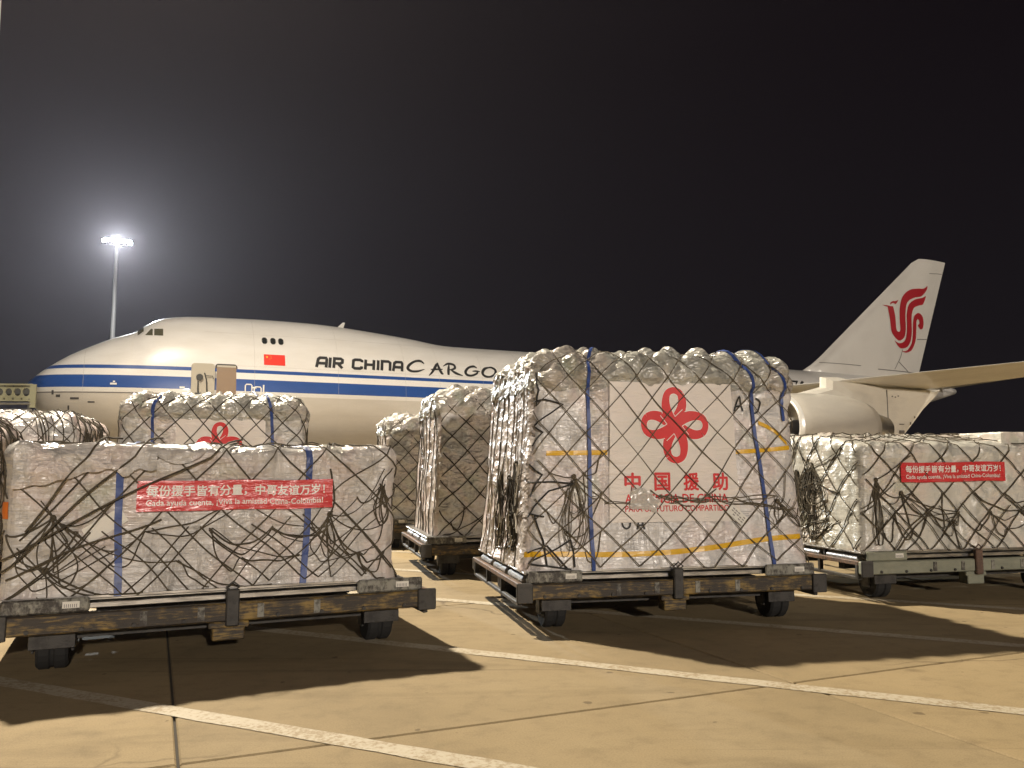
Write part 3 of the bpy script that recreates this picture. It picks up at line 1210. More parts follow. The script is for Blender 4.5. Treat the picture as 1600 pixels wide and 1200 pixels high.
    for zz in ([(-.02, 1.96), (.07, 1.78), (.02, 1.62)], [(-.03, 1.66), (.12, 1.685), (.32, 1.64), (.0, 1.42), (.12, 1.36), (-.02, 1.22)], [(-.06, 1.04), (.13, .94), (-.03, .72)], [(-.08, .86), (.22, .87), (.46, .85), (.2, .78), (-.05, .52)],
               [(-.02, .56), (.16, .53)], [(.06, .54), (.16, .30), (.20, .06)], [(.0, .08), (.3, .22), (.44, .30), (.47, .20), (.48, .04)], [(.0, .08), (.2, .06), (.45, .02)], [(-.02, .18), (.2, .25), (.42, .02)]):
        dn_ = []
        for (a, b) in zip(zz[:-1], zz[1:]):
            dn_ += [(a[0] + (b[0] - a[0]) * q, max(.01, a[1] + (b[1] - a[1]) * q)) for q in (0, .2, .4, .6, .8)]
        ld.cord(kb, dn_ + [zz[-1]], .0085, .022, 6)
    kb.build('corner_rope', 'cord_black', root)
    pb = MB()
    bundle(pb, ld, rnd, u0 + 1.75, 1.05, .15, 15, .12, (.004, .008))
    bundle(pb, ld, rnd, u0 + 1.1, .95, .12, 12, .11, (.004, .007))
    gather(pb, ld, rnd, u0 + 1.5, .9, 12, .8, (.004, .008), .8, lim=(u0 + .2, u0 + 2.2))
    pb.build('net_sheaf', 'cord', root)
    for k in range(46):
        fb = MB()
        a = u0 + rnd.uniform(.5, 2.1)
        t = rnd.uniform(.12, 1.0)
        ln, an = rnd.uniform(.08, .26), rnd.uniform(-.7, .7)
        pts = [(a + ln * math.sin(an) * q, t + ln * math.cos(an) * q) for q in (0, .3, .6, 1)]
        ld.cord(fb, pts, rnd.uniform(.003, .008), rnd.uniform(.02, .05), 4)
        fb.build('loose_strip', 'cord_pale', root)
    # clear document pouch hung over the poster, and the slanted tag by the right edge
    mb = MB()
    rows = []
    for j in range(13):
        row = []
        for i in range(15):
            x, y = i / 14, j / 12
            ex = 1 + .18 * noise.noise((x * 3, y * 3, 7.0))
            row.append(fn(1.06 + .30 * x * ex + .03 * y, .60 + (.22 - .10 * x * x) * y * ex - .03 * x + .03 * noise.noise((x * 4, 1, 2)), .020 + .03 * abs(noise.noise((x * 4, y * 4, 3.0))) + .012 * noise.noise((x * 9, y * 9, 1.0))))
        rows.append(row)
    mb.grid(rows, 0, 0)
    mb.build('document_pouch', 'clear_film', root, smooth=True)
    mb = MB()
    a = R(-42)
    T = lambda x, y: (2.27 + x * math.cos(a) - y * math.sin(a), .52 + x * math.sin(a) + y * math.cos(a))
    rows = [[fn(*T(-.11 + .22 * i / 4, -.055 + .11 * j / 2), .012) for i in range(5)] for j in range(3)]
    mb.grid(rows, 0, 0)
    tg = mb.build('cargo_tag', 'paper', root)
    mb = MB()
    for i in range(5):
        for j in range(3):
            if rnd.random() < .75:
                x, y = -.08 + i * .036, -.03 + j * .026
                mb.add([fn(*T(x + e, y + g_), .0145) for e, g_ in ((0, 0), (.026, 0), (.026, .012), (0, .012))], [(0, 1, 2, 3)])
    mb.build('tag_print', 'paper_print', tg)


main_load()


# ---- low load at front left
def red_banner(root, ld, x0, x1, z0, z1, fn0, slope=0.0):
    def fn(x, zz, extra=0.0):
        rip = .007 * math.sin(x * 21 + zz * 9) * noise.noise((x * 2.2, zz * 3, 6.0)) + .010 * noise.noise((x * 4.5, zz * 8, 1.0))
        return fn0(x, zz + .008 * noise.noise((x * 2.6, 0, 4.0)), extra + .018 + rip)
    b = sheet(fn, x0, x1, z0, z1, 90, 14, shear=slope).build('banner', 'banner_red', root, smooth=True)
    w, h = x1 - x0, z1 - z0
    letters(b, fn, '每份援手皆有分量，中哥友谊万岁！', x0 + w * .045, z0 + h * .66, w * .91, h * .36, 'print_white', .003, .018, slope=slope)
    letters(b, fn, 'Cada ayuda cuenta, ¡Viva la amistad China-Colombia!', x0 + w * .045, z0 + h * .25, w * .90, h * .25, 'print_white', .003, .01, slope=slope)
    return b


def left_load():
    c, yaw = CENT['left']
    L, D, H = 3.10, 2.25, 1.17
    c = (c[0] - .05, c[1] - .02)
    root = load_root(c, yaw, 'low film wrapped load with tangled net and red slogan banner at front left')
    bx0, bx1, bz0, bz1 = .92, 2.52, .655, .905
    ld = Load(L, D, H, .08, .07, .50, .008, .030, 2, .006, (bx0, bx1, bz0, bz1), .10, .017)
    ld.body(.034).build('wrapped_cartons', 'film_left', root, smooth=True)
    base_plate(root, 3.14, 2.4)
    fn = wavy(ld, .012)
    red_banner(root, ld, bx0, bx1, bz0, bz1, fn)
    strap(root, ld, .78, .03, .028)
    strap(root, ld, 2.32, -.05, .028)
    rnd = random.Random(12)
    nb = MB()
    ld.net(nb, .0068, 0, ld.t2 + .6, 0, L + D, off=.018, rnd=rnd, cell=.46)
    ld.net(nb, .0068, 0, ld.t2 + .6, L + D, ld.per, off=.010, rnd=rnd, cell=.46)
    ld.warp = .13
    ld.net(nb, .0060, 0, .60, 0, L, off=.020, cell=.40, rnd=rnd, skip=.2)
    loops(nb, ld, rnd, 24, .1, 3.0, .10, .60, r=(.0045, .0075), size=(.25, .6))
    gather(nb, ld, rnd, .33, .62, 6, .75, (.0045, .008), .75, lim=(.02, 3.05))
    gather(nb, ld, rnd, .30, .22, 5, .6, (.0045, .008), .3, lim=(.02, 3.05))
    gather(nb, ld, rnd, 2.50, .60, 7, .65, (.0045, .0075), .6, lim=(.5, 3.05))
    bundle(nb, ld, rnd, 2.50, .58, .05, 5, .07, (.004, .007))
    bundle(nb, ld, rnd, .34, .58, .08, 5, .10, (.004, .007))
    gather(nb, ld, rnd, 2.98, .82, 6, .45, (.004, .007), .7, lim=(2.4, 3.08))
    bundle(nb, ld, rnd, 2.98, .84, .45, 4, .04, (.004, .006))
    for (a, b) in (((.03, .22), (1.05, 1.30)), ((.0, .30), (1.75, 1.28)), ((.05, .16), (1.1, .62)), ((.15, .52), (.70, 1.32))):
        pts = [(a[0] + (b[0] - a[0]) * q + .015 * math.sin(q * 8), a[1] + (b[1] - a[1]) * q + .03 * math.sin(q * 5)) for q in np.linspace(0, 1, 26)]
        ld.cord(nb, pts, .008, .066 if b[1] > 1.05 else .036, 6)
    nb.build('cargo_net', 'cord_mid', root)
    # loose film flap hanging over the upper left edge
    mb = MB()
    rows = []
    for j in range(9):
        q = j / 8
        rows.append([ld.P(.06 + 1.0 * i / 24, ld.t2 - .05 - q * (.17 + .10 * noise.noise((i * .3, 1, 5)) + .14 * max(0, 1 - i / 15)), .046 + .03 * q * (.6 + noise.noise((i * .35, q * 2, 8)))) for i in range(25)])
    mb.grid(rows, 0, 0)
    mb.build('film_flap', 'film_left', root, smooth=True)
    mb = MB()
    rows = []
    for j in range(9):
        q = j / 8
        rows.append([ld.P(1.02 + .42 * i / 14, ld.t2 + .02 - q * (.10 + .09 * math.sin(i / 14 * 3.1)), .016 + .03 * q * (.6 + noise.noise((i * .45, q * 2, 3)))) for i in range(15)])
    mb.grid(rows, 0, 0)
    mb.build('film_flap', 'film_left', root, smooth=True)
    # slanted paper sheet under the net
    mb = MB()
    a = R(33)
    T = lambda x, y: (.70 + x * math.cos(a) - y * math.sin(a), .555 + x * math.sin(a) + y * math.cos(a))
    mb.grid([[fn(*T(-.16 + .32 * i / 6, -.065 + .13 * j / 3), .008) for i in range(7)] for j in range(4)], 0, 0)
    mb.build('paper_sheet', 'paper', root)
    mb = MB()
    rows = [[ld.P(-.1 + .13 * i / 4, .62 + .13 * j / 2, .012) for i in range(5)] for j in range(3)]
    mb.grid(rows, 0, 0)
    mb.build('orange_label', 'label_orange', root)


left_load()


# ---- right load
def right_load():
    c, yaw = CENT['right']
    L, D, H = 3.08, 2.3, 1.27
    root = load_root(c, yaw, 'boxy netted load with red slogan banner at the right edge')
    bx0, bx1, bz0, bz1 = .56, 2.09, .82, 1.06
    ld = Load(L, D, H, .07, .05, .46, .006, .02, 7, .004, (bx0, bx1, bz0, bz1), .10, .011, slope=.15, seams=.010)
    ld.body(.036).build('wrapped_cartons', 'film_right', root, smooth=True)
    base_plate(root, 3.14, 2.4)
    fn = wavy(ld, .012)
    red_banner(root, ld, bx0, bx1, bz0, bz1, fn, .02)
    # raised carton row near the right end
    rb = MB()
    rb.box((1.02, -.55, H + .06), (.72, 1.0, .26), bev=.02)
    rb.build('carton', 'film_right', root)
    rnd = random.Random(31)
    nb = MB()
    ld.net(nb, 0.0070, 0, ld.t2 + .9, 0, L + D, off=.022, rnd=rnd)
    ld.net(nb, 0.0070, 0, ld.t2 + .9, L + D, ld.per, off=.012, rnd=rnd)
    ld.warp = .14
    ld.net(nb, .0068, 0, .60, 0, L, off=.028, cell=.40, rnd=rnd, skip=.2)
    loops(nb, ld, rnd, 22, .3, 2.9, .22, .66, r=(.005, .0085), size=(.2, .5))
    gather(nb, ld, rnd, .20, .86, 6, .7, (.0045, .008), .8, lim=(.02, 3.05))
    gather(nb, ld, rnd, .55, .70, 5, .6, (.0045, .008), .7)
    bundle(nb, ld, rnd, .20, .84, .06, 5, .06, (.0045, .0075))
    gather(nb, ld, rnd, 1.3, .34, 6, .5, (.0045, .008), .2)
    u0 = 2 * L + D
    bundle(nb, ld, rnd, u0 + 1.35, .98, .06, 13, .15, (.0045, .008))
    bundle(nb, ld, rnd, u0 + 1.0, .9, .10, 12, .12, (.0045, .0075))
    gather(nb, ld, rnd, u0 + 1.2, .92, 14, .8, (.0045, .0075), .6, lim=(u0 + .1, u0 + 2.25))
    nb.build('cargo_net', 'cord_mid', root)


right_load()


# ---- loads further back
def row_load(key, label, H, L=2.85, D=2.2, seed=3, poster=False, sheaf=True, step=.05, film='film_row', side=(3,)):
    c, yaw = CENT[key]
    root = load_root(c, yaw, label)
    calm = (.86, 2.24, .42, 1.75) if poster else None
    ld = Load(L, D, H, .18, .26, .42, .018, .095, seed, .05, calm, .07, .03, side_cords=side)
    ld.body(step).build('wrapped_cartons', [film, 'film_side'], root, smooth=True)
    cover(root, ld, .10, step)
    base_plate(root, 3.12, 2.4)
    rnd = random.Random(seed)
    if poster:
        fn = wavy(ld, .016)
        px0, px1, pz0, pz1 = calm
        po = sheet(fn, px0, px1, pz0, pz1, 20, 20).build('poster', 'poster_sheet', root, smooth=True)
        ribbon_emblem(po, fn, (px0 + px1) / 2 - .02, pz0 + .93, .72)
        for i, ch in enumerate('中国援助'):
            letters(po, fn, ch, px0 + .155 + i * .315, pz0 + .36, .165, .18, 'print_red', .003, .022)
        letters(po, fn, 'ASISTENCIA DE CHINA', px0 + .155, pz0 + .20, 1.11, .088, 'print_red', .003, .02)
        letters(po, fn, 'PARA UN FUTURO COMPARTIDO', px0 + .155, pz0 + .10, 1.12, .062, 'print_red', .003, .012)
        strap(root, ld, .50, .03, .024)
        strap(root, ld, 2.32, .1, .024)
    nb = MB()
    ld.net(nb, .0085, 0, ld.t2 + .5, 0, L + D, off=.03 if poster else .016, rnd=rnd)
    if sheaf:
        u0 = 2 * L + D
        for k in range(8):
            a = u0 + .15 + k * .26
            pts = [(a + .12 * math.sin(q * 3 + k), q * (ld.t2 + .2)) for q in np.linspace(0, 1, 24)]
            ld.cord(nb, pts, .008, .010)
    loops(nb, ld, rnd, 8, .1, L - .1, .3, .9)
    nb.build('cargo_net', 'cord', root)
    return root, ld, rnd


row_load('second', 'tall netted load standing directly behind the centre poster load', 2.14, seed=21)
row_load('third', 'farthest netted load of the centre row, beside the fuselage', 1.98, seed=27, step=.06)
row_load('emblem', 'netted load with half hidden ribbon emblem poster behind the low left load', 2.10, seed=33, poster=True, side=(3,), L=2.86)


def striped(key, label, H, seed):
    c, yaw = CENT[key]
    root = load_root(c, yaw, label)
    L, D = 2.9, 2.2
    ld = Load(L, D, H, .3, .42, .42, .02, .06, seed, .05, None, .08, .03, side_cords=(1,))
    ld.body(.055).build('wrapped_cartons', ['film_row', 'film_side'], root, smooth=True)
    base_plate(root, 3.12, 2.4)
    rnd = random.Random(seed)
    nb = MB()
    ld.net(nb, .009, 0, ld.t2 + .5, 0, ld.per, off=.014, rnd=rnd)
    for k in range(26):
        a = L - .75 + k * .115
        pts = [(a + .10 * math.sin(q * 3.0 + k * .7), q * (ld.t2 + .35)) for q in np.linspace(0, 1, 24)]
        ld.cord(nb, pts, rnd.uniform(.008, .013), .012)
    nb.build('cargo_net', 'cord', root)


striped('farleft', 'netted load with rounded corner standing before the aircraft nose', 1.90, 41)
striped('edge', 'dark corded load cut off by the left photo edge', 1.68, 43)

# ------------------------------------------------------------------ the aircraft
AX, AY, APSI = -24.93, 42.0, R(25.2)
plane = empty('cargo_airplane', (AX, AY, 0), APSI, 'white four engined cargo jet with two blue stripes and humped nose', 'airplane')
f_zt = pchip([0, .1, .3, .6, 1.02, 2.0, 3.18, 4.08, 5.12, 5.45, 5.95, 6.56, 7.87, 9.56, 12, 14.2, 16.1, 18.1, 20.5, 22.2, 23.2, 26, 40, 50, 56, 62, 68, 70.2],
             [5.5, 5.72, 5.95, 6.27, 6.62, 7.32, 7.95, 8.38, 8.77, 9.06, 9.38, 9.61, 9.79, 9.85, 9.9, 9.88, 9.78, 9.6, 9.34, 9.1, 9.04, 9.03, 9.03, 9.0, 8.95, 8.85, 8.6, 8.25])
f_zb = pchip([0, .1, .3, .6, 1, 2, 4, 6, 9, 12, 30, 44, 50, 56, 62, 68, 70.2],
             [5.5, 5.22, 4.85, 4.45, 4.05, 3.4, 2.7, 2.35, 2.15, 2.05, 2.0, 2.1, 2.75, 4.2, 5.8, 7.2, 7.75])
f_w = pchip([0, .1, .3, .6, 1, 2, 4, 6, 8, 10, 20, 46, 52, 58, 64, 68, 70.2],
            [.02, .34, .68, 1.02, 1.38, 2.0, 2.7, 3.05, 3.2, 3.25, 3.25, 3.25, 3.02, 2.4, 1.5, .75, .3])
f_zc = pchip([0, 2, 6, 10, 46, 52, 58, 64, 70.2], [5.5, 5.45, 5.35, 5.3, 5.3, 5.5, 6.2, 7.2, 8.0])


def hull_half(st, zz):
    zc = f_zc(st)
    h = (f_zt(st) - zc) if zz >= zc else (zc - f_zb(st))
    q = min(1, abs(zz - zc) / max(h, 1e-4))
    return f_w(st) * math.sqrt(max(0, 1 - q * q))


def hull(st, zz, off=.012):
    return Vector((st, -(hull_half(st, zz) + off), zz))


sts = [0, .04, .1, .2, .35, .55, .8, 1.1, 1.5, 2, 2.5, 3, 3.5, 4, 4.5, 4.9, 5.12, 5.25, 5.4, 5.55, 5.75, 5.95, 6.25, 6.6, 7.1, 7.6] + list(np.arange(8.2, 24, .6)) + list(np.arange(24.5, 46, 1.5)) + list(np.arange(46, 70.2, .9)) + [70.2]
NR = 96
rows = []
for st in sts:
    zt, zb, w, zc = f_zt(st), f_zb(st), f_w(st), f_zc(st)
    row = []
    for k in range(NR):
        a = 2 * math.pi * k / NR
        s_ = math.sin(a)
        row.append((st, w * math.cos(a), zc + (zt - zc if s_ > 0 else zc - zb) * s_))
    rows.append(row)
mb = MB()
mb.grid(rows, 0, 0, closed_u=True)
mb.f.append(tuple((len(rows) - 1) * NR + k for k in range(NR)))
mb.mi.append(0)
fus = mb.build('fuselage', 'hull_paint', plane, smooth=True, normals=True)


def hull_patch(name, x0, x1, z0, z1, material, parent, off=.014, nx=4, nz=5, slant=0.0, corner=0.0):
    mb = MB()
    n = 24
    if corner:
        cx, cz, hx, hz = (x0 + x1) / 2, (z0 + z1) / 2, (x1 - x0) / 2, (z1 - z0) / 2
        rr = corner
        P = []
        for k in range(n):
            a = 2 * math.pi * (k + .5) / n
            dx, dz = math.cos(a), math.sin(a)
            P.append((cx + (hx - rr) * (1 if dx > 0 else -1) + rr * dx, cz + (hz - rr) * (1 if dz > 0 else -1) + rr * dz))
        # strips between the two halves so that the patch follows the hull
        left = sorted([p for p in P if p[0] < cx], key=lambda p: p[1])
        right = sorted([p for p in P if p[0] >= cx], key=lambda p: p[1])
        mb.grid([[hull(l[0] + (r_[0] - l[0]) * i / nx, l[1] + (r_[1] - l[1]) * i / nx, off) for i in range(nx + 1)] for l, r_ in zip(left, right)], 0, 0)
    else:
        mb.grid([[hull(x0 + (x1 - x0) * i / nx + slant * j / nz, z0 + (z1 - z0) * j / nz, off) for i in range(nx + 1)] for j in range(nz + 1)], 0, 0)
    return mb.build(name, material, parent, smooth=True)


def hull_outline(name, pts, w, material, parent, off=.010):
    mb = MB()
    v, f = stroke2d(pts, w)
    mb.add([hull(p[0], p[1], off) for p in v], f)
    return mb.build(name, material, parent)


# cockpit side panes and windshield
for (a, b, c2, d2) in (((5.50, 8.38), (5.86, 8.36), (5.86, 8.76), (5.78, 8.78)), ((5.93, 8.36), (6.36, 8.35), (6.36, 8.77), (5.93, 8.77))):
    mb = MB()
    mb.grid([[hull(*(np.array(a) * (1 - i / 4) * (1 - j / 4) + np.array(b) * (i / 4) * (1 - j / 4) + np.array(c2) * (i / 4) * (j / 4) + np.array(d2) * (1 - i / 4) * (j / 4)), .016) for i in range(5)] for j in range(5)], 0, 0)
    mb.build('cockpit_window', 'cockpit_glass', fus)
for s_ in (-1, 1):
    mb = MB()
    rows = []
    for j in range(5):
        st = 5.16 + .28 * j / 4
        zt, zc, w = f_zt(st), f_zc(st), f_w(st)
        row = []
        for i in range(9):
            a = R(87 - i * 3.2)
            row.append((st - .01, s_ * (w * math.cos(a)), zc + (zt - zc) * math.sin(a) + .02))
        rows.append(row)
    mb.grid(rows, 0, 0)
    mb.build('windshield', 'cockpit_glass', fus)
for x in (11.33, 11.78, 12.20):
    hull_patch('cabin_window', x, x + .26, 8.20, 8.56, 'glass_dark', fus, corner=.11)
    hull_outline('window_rim', [(x + .13 + .15 * math.cos(a), 8.38 + .20 * math.sin(a)) for a in np.linspace(0, 2 * math.pi, 17)], .02, 'seam', fus, .012)
# national flag
fl = hull_patch('flag', 11.38, 12.50, 6.98, 7.58, 'flag_red', fus, nx=6, nz=6)
mb = MB()
for (x, zz, r_) in ((11.55, 7.43, .075), (11.70, 7.52, .025), (11.76, 7.46, .025), (11.76, 7.38, .025), (11.70, 7.32, .025)):
    pts = [hull(x + r_ * (1 if k % 2 == 0 else .4) * math.sin(k * math.pi / 5), zz + r_ * (1 if k % 2 == 0 else .4) * math.cos(k * math.pi / 5), .018) for k in range(10)]
    mb.add([hull(x, zz, .018)] + pts, [(0, k + 1, (k + 1) % 10 + 1) for k in range(10)])
mb.build('flag_stars', 'flag_yellow', fl)
# title lettering: squared capitals, then brush capitals
SW = .165
Ht = .60
glyph = {
    'A': ([[(0, 0), (.05, .80), (.14, .93), (.42, .93), (.46, .80), (.46, 0)], [(.03, .40), (.46, .40)]], .60),
    'I': ([[(.03, 0), (.03, 1)]], .20),
    'R': ([[(.03, 0), (.03, .93), (.34, .93), (.43, .82), (.43, .58), (.34, .46), (.05, .46)], [(.22, .44), (.45, 0)]], .60),
    'C': ([[(.46, .70), (.46, .84), (.38, .93), (.12, .93), (.03, .82), (.03, .18), (.12, .07), (.38, .07), (.46, .16), (.46, .30)]], .62),
    'H': ([[(.03, 0), (.03, 1)], [(.45, 0), (.45, 1)], [(.03, .5), (.45, .5)]], .64),
    'N': ([[(.03, 0), (.03, .93), (.36, .93), (.45, .80), (.45, 0)]], .62),
    ' ': ([], .34),
}
x = 14.12
title = 'AIR CHINA'
tot = sum(glyph[c][1] for c in title)
kx = (19.05 - 14.12) / (tot - .14)
for ch in title:
    st_, adv = glyph[ch]
    if st_:
        mb = MB()
        for s_ in st_:
            dense = []
            for i in range(len(s_) - 1):
                for q in range(4):
                    dense.append(tuple(np.array(s_[i]) + (np.array(s_[i + 1]) - np.array(s_[i])) * q / 4))
            dense.append(s_[-1])
            v, f = stroke2d([(x + (p[0] + .07 * p[1] + .06) * kx, 7.0 + p[1] * Ht) for p in dense], SW if ch != 'N' else SW)
            mb.add([hull(p[0], p[1], .016) for p in v], f)
        mb.build('letter', 'print_black', fus)
    x += adv * kx
brush = {
    'C': [([(20.55, 7.50), (20.35, 7.66), (20.0, 7.62), (19.62, 7.38), (19.50, 7.14), (19.72, 7.00), (20.1, 7.02), (20.52, 7.16)], [.06, .12, .10, .12, .14, .11, .09, .03])],
    'A': [([(20.75, 6.78), (21.0, 7.02), (21.28, 7.42), (21.45, 7.62)], [.03, .10, .12, .05]), ([(21.42, 7.62), (21.46, 7.3), (21.58, 6.98), (21.7, 6.93)], [.06, .13, .13, .03]), ([(20.92, 7.16), (21.3, 7.20), (21.68, 7.22)], [.05, .09, .04])],
    'R': [([(22.0, 6.88), (22.05, 7.2), (22.16, 7.56)], [.10, .13, .05]), ([(21.75, 7.42), (22.1, 7.60), (22.45, 7.55), (22.5, 7.36), (22.3, 7.24), (22.1, 7.22)], [.03, .10, .12, .11, .08, .04]), ([(22.2, 7.22), (22.5, 7.02), (22.92, 6.88)], [.06, .13, .04])],
    'G': [([(23.95, 7.42), (23.75, 7.52), (23.4, 7.42), (23.15, 7.16), (23.2, 6.96), (23.5, 6.92), (23.85, 7.06), (23.95, 7.22)], [.05, .11, .10, .13, .13, .10, .09, .07]), ([(23.6, 7.20), (23.85, 7.22), (24.1, 7.20)], [.04, .09, .04])],
    'O': [([(24.75, 7.50), (24.45, 7.40), (24.25, 7.14), (24.35, 6.94), (24.7, 6.90), (25.05, 7.08), (25.15, 7.34), (24.95, 7.50), (24.75, 7.50)], [.07, .12, .13, .12, .09, .11, .13, .10, .07])],
}
for ch, ss in brush.items():
    mb = MB()
    for pts, ws in ss:
        q = spline([(*p, w_) for p, w_ in zip(pts, ws)], 6)
        v, f = stroke2d([(p[0], p[1] + .05) for p in q], [max(.03, p[2] * 1.3) for p in q])
        mb.add([hull(p[0], p[1], .016) for p in v], f)
    mb.build('letter', 'print_black', fus)
v, f, w = text2d('B-2476', .03)
mb = MB()
place2d(mb, v, f, lambda x, y: hull(46.6 + x / w * 4.1, 7.15 + y * .75, .016))
mb.build('registration', 'print_black', fus)
# open entry door: doorway, frame, swung panel with its mechanism
hull_patch('door_frame', 8.90, 10.02, 4.88, 6.92, 'door_dark', fus, .012, corner=.18)
dw = MB()
dw.grid([[hull(8.98 + .98 * i / 4, 4.9 + 1.86 * j / 6, .016) for i in range(5)] for j in range(7)], 0, 0)
dw.build('doorway', 'cabin_wall', fus)
mb = MB()
mb.grid([[hull(9.0 + .94 * i / 4, 6.74 + .10 * j / 2, .018) for i in range(5)] for j in range(3)], 0, 0)
mb.build('doorway_header', 'door_trim', fus)
mb = MB()
n = 20
P = []
for k in range(n):
    a = 2 * math.pi * (k + .5) / n
    dx, dz = math.cos(a), math.sin(a)
    P.append((8.29 + .40 * (1 if dx > 0 else -1) + .17 * dx, 5.86 + .82 * (1 if dz > 0 else -1) + .17 * dz))
front = [(p[0], -3.52 + .06 * abs(p[1] - 5.86), p[1]) for p in P]
back = [(p[0], y + .14, zz) for (p, (_, y, zz)) in zip(P, front)]
mb.add(front + back, [tuple(range(n)), tuple(range(2 * n - 1, n - 1, -1))] + [(k, (k + 1) % n, n + (k + 1) % n, n + k) for k in range(n)])
door = mb.build('open_door', 'door_trim', plane, normals=True)
mb = MB()
mb.lathe([(0, .17), (.05, .17)], (8.12, -3.56, 6.12), 'y', 14)
mb.tube([(8.05, -3.55, 5.9), (8.05, -3.56, 5.4), (8.1, -3.55, 5.2)], .035, 6)
mb.tube([(8.35, -3.55, 6.35), (8.45, -3.56, 6.0), (8.5, -3.55, 5.3)], .035, 6)
mb.tube([(8.4, -3.55, 6.2), (8.75, -3.53, 6.2), (8.8, -3.53, 6.05)], .02, 6)
mb.box((8.08, -3.55, 5.2), (.32, .08, .22))
mb.box((8.48, -3.55, 5.18), (.22, .08, .22))
mb.build('door_mechanism', 'loader_dark', door)
mb = MB()
mb.tube([(8.86, -3.0, 6.0), (8.7, -3.4, 6.1)], .05, 6)
mb.tube([(8.86, -3.0, 5.4), (8.7, -3.4, 5.4)], .05, 6)
mb.build('door_hinge', 'loader_dark', plane)
# skin seams, probes, small service panels
for pts in ([(7.6, 9.05), (7.6, 7.0), (7.6, 6.7)], [(13.3, 9.3), (13.3, 6.9)], [(4.95, 8.5), (4.9, 7.4), (4.95, 6.7)], [(17.2, 9.1), (17.2, 7.75)]):
    hull_outline('skin_seam', [tuple(p) for p in spline(pts, 8)], .012, 'wing_paint', fus)
for st in (2.75, 10.9, 15.4, 19.3, 21.4, 24.2, 26.8):
    hull_outline('skin_seam', [(st, z_) for z_ in np.linspace(2.9, f_zt(st) - .25, 40)], .010, 'seam_soft', fus)
for z_ in (8.72, 6.86, 4.35, 3.5):
    hull_outline('skin_seam', [(x_, z_) for x_ in np.linspace(8.4, 27, 60)], .009, 'seam_soft', fus)
hull_outline('nose_door_seam', [(s_, 5.24) for s_ in np.linspace(.35, 8.8, 60)], .05, 'seam', fus, .008)
for (x, zz, w_, h_) in ((1.55, 5.0, .20, .12), (2.2, 4.88, .40, .10), (3.0, 4.72, .32, .07), (2.1, 4.2, .08, .38), (1.35, 5.12, .1, .22)):
    hull_patch('service_panel', x, x + w_, zz, zz + h_, 'door_dark', fus, .013)
for (x, zz) in ((12.9, 4.4), (12.3, 3.6), (23.1, 5.05)):
    hull_patch('vent_port', x, x + .16, zz, zz + .16, 'door_dark', fus, .013, corner=.06)
for (x, zz, w_) in ((3.98, 5.64, .30), (7.2, 5.54, .25), (10.75, 5.66, .25)):
    hull_patch('placard', x, x + w_, zz, zz + .09, 'white_paint', fus, .013)
hull_patch('placard', 4.1, 4.2, 5.76, 5.84, 'white_paint', fus, .013)
mb = MB()
mb.add([(15.95, -.03, 9.75), (16.35, -.03, 9.75), (16.35, .03, 9.75), (15.95, .03, 9.75), (16.32, -.02, 10.12), (16.46, -.02, 10.12), (16.46, .02, 10.12), (16.32, .02, 10.12)], [(0, 1, 5, 4), (1, 2, 6, 5), (2, 3, 7, 6), (3, 0, 4, 7), (4, 5, 6, 7)])
mb.build('blade_antenna', 'white_paint', fus)

# vertical tail
FT = [(52.6, 8.98), (53.6, 9.45), (54.6, 10.15), (66.1, 19.35), (66.5, 19.45), (70.0, 19.45), (66.1, 9.6), (65.6, 8.9)]


def fin_half(st, zz):
    q = max(0, min(1, (zz - 9) / 10.5))
    le = 52.8 + max(0, zz - 9.0) * 1.27 + .6
    te = 65.8 + (zz - 9) * .40
    c_ = max(0, min(1, (st - le) / max(.1, te - le)))
    th = .62 * (1 - q) + .2 * q
    return th * (2.6 * math.sqrt(c_ + 1e-4) * (1 - c_) * .9 + .05)


rowsP, rowsS = [], []
for j in range(25):
    zz = 8.6 + (19.45 - 8.6) * j / 24
    if zz < 10.15:
        le = float(np.interp(zz, [8.6, 8.98, 9.45, 10.15], [52.2, 52.7, 53.6, 54.6]))
    else:
        le = float(np.interp(zz, [10.15, 19.25, 19.45], [54.6, 66.0, 66.6]))
    te = 65.75 + (zz - 8.9) * .402
    cs_ = [0, .004, .015, .04, .08, .14, .22, .32, .44, .56, .68, .8, .9, 1]
    rowsP.append([(le + (te - le) * c_, -fin_half(le + (te - le) * c_, zz) if 0 < c_ < 1 else 0, zz) for c_ in cs_])
    rowsS.append([(p[0], -p[1], p[2]) for p in rowsP[-1]])
mb = MB()
mb.grid(rowsP, 0, 0)
mb.grid([r_[::-1] for r_ in rowsS], 0, 0)
top = len(mb.v)
mb.add([p for p in rowsP[-1]] + [p for p in rowsS[-1][::-1]], [tuple(range(28))])
fin = mb.build('vertical_stabilizer', 'fin_paint', plane, smooth=True)


def finp(st, zz, off=.03):
    return Vector((st, -(fin_half(st, zz) + off), zz))


def fin_line(pts, w, name='rudder_seam', material='seam'):
    mb = MB()
    v, f = stroke2d(pts, w)
    mb.add([finp(p[0], p[1], .02) for p in v], f)
    mb.build(name, material, fin)


fin_line([(s_, 9.45 - (s_ - 61) * .01) for s_ in np.linspace(60.5, 66, 12)], .07)
fin_line([(s_, 9.72 - (s_ - 54) * .02) for s_ in np.linspace(54.4, 58.5, 10)], .05)
fin_line([(62.6, 9.55), (63.4, 10.6), (63.7, 11.3)], .06)
fin_line([(63.2, 10.2), (64.0, 9.7), (64.6, 9.3)], .07)
fin_line([(65.7, 12.3), (66.4, 12.35), (67.1, 12.4)], .06)
fin_line([(67.6, 18.2), (68.6, 18.3), (69.4, 18.35)], .05)
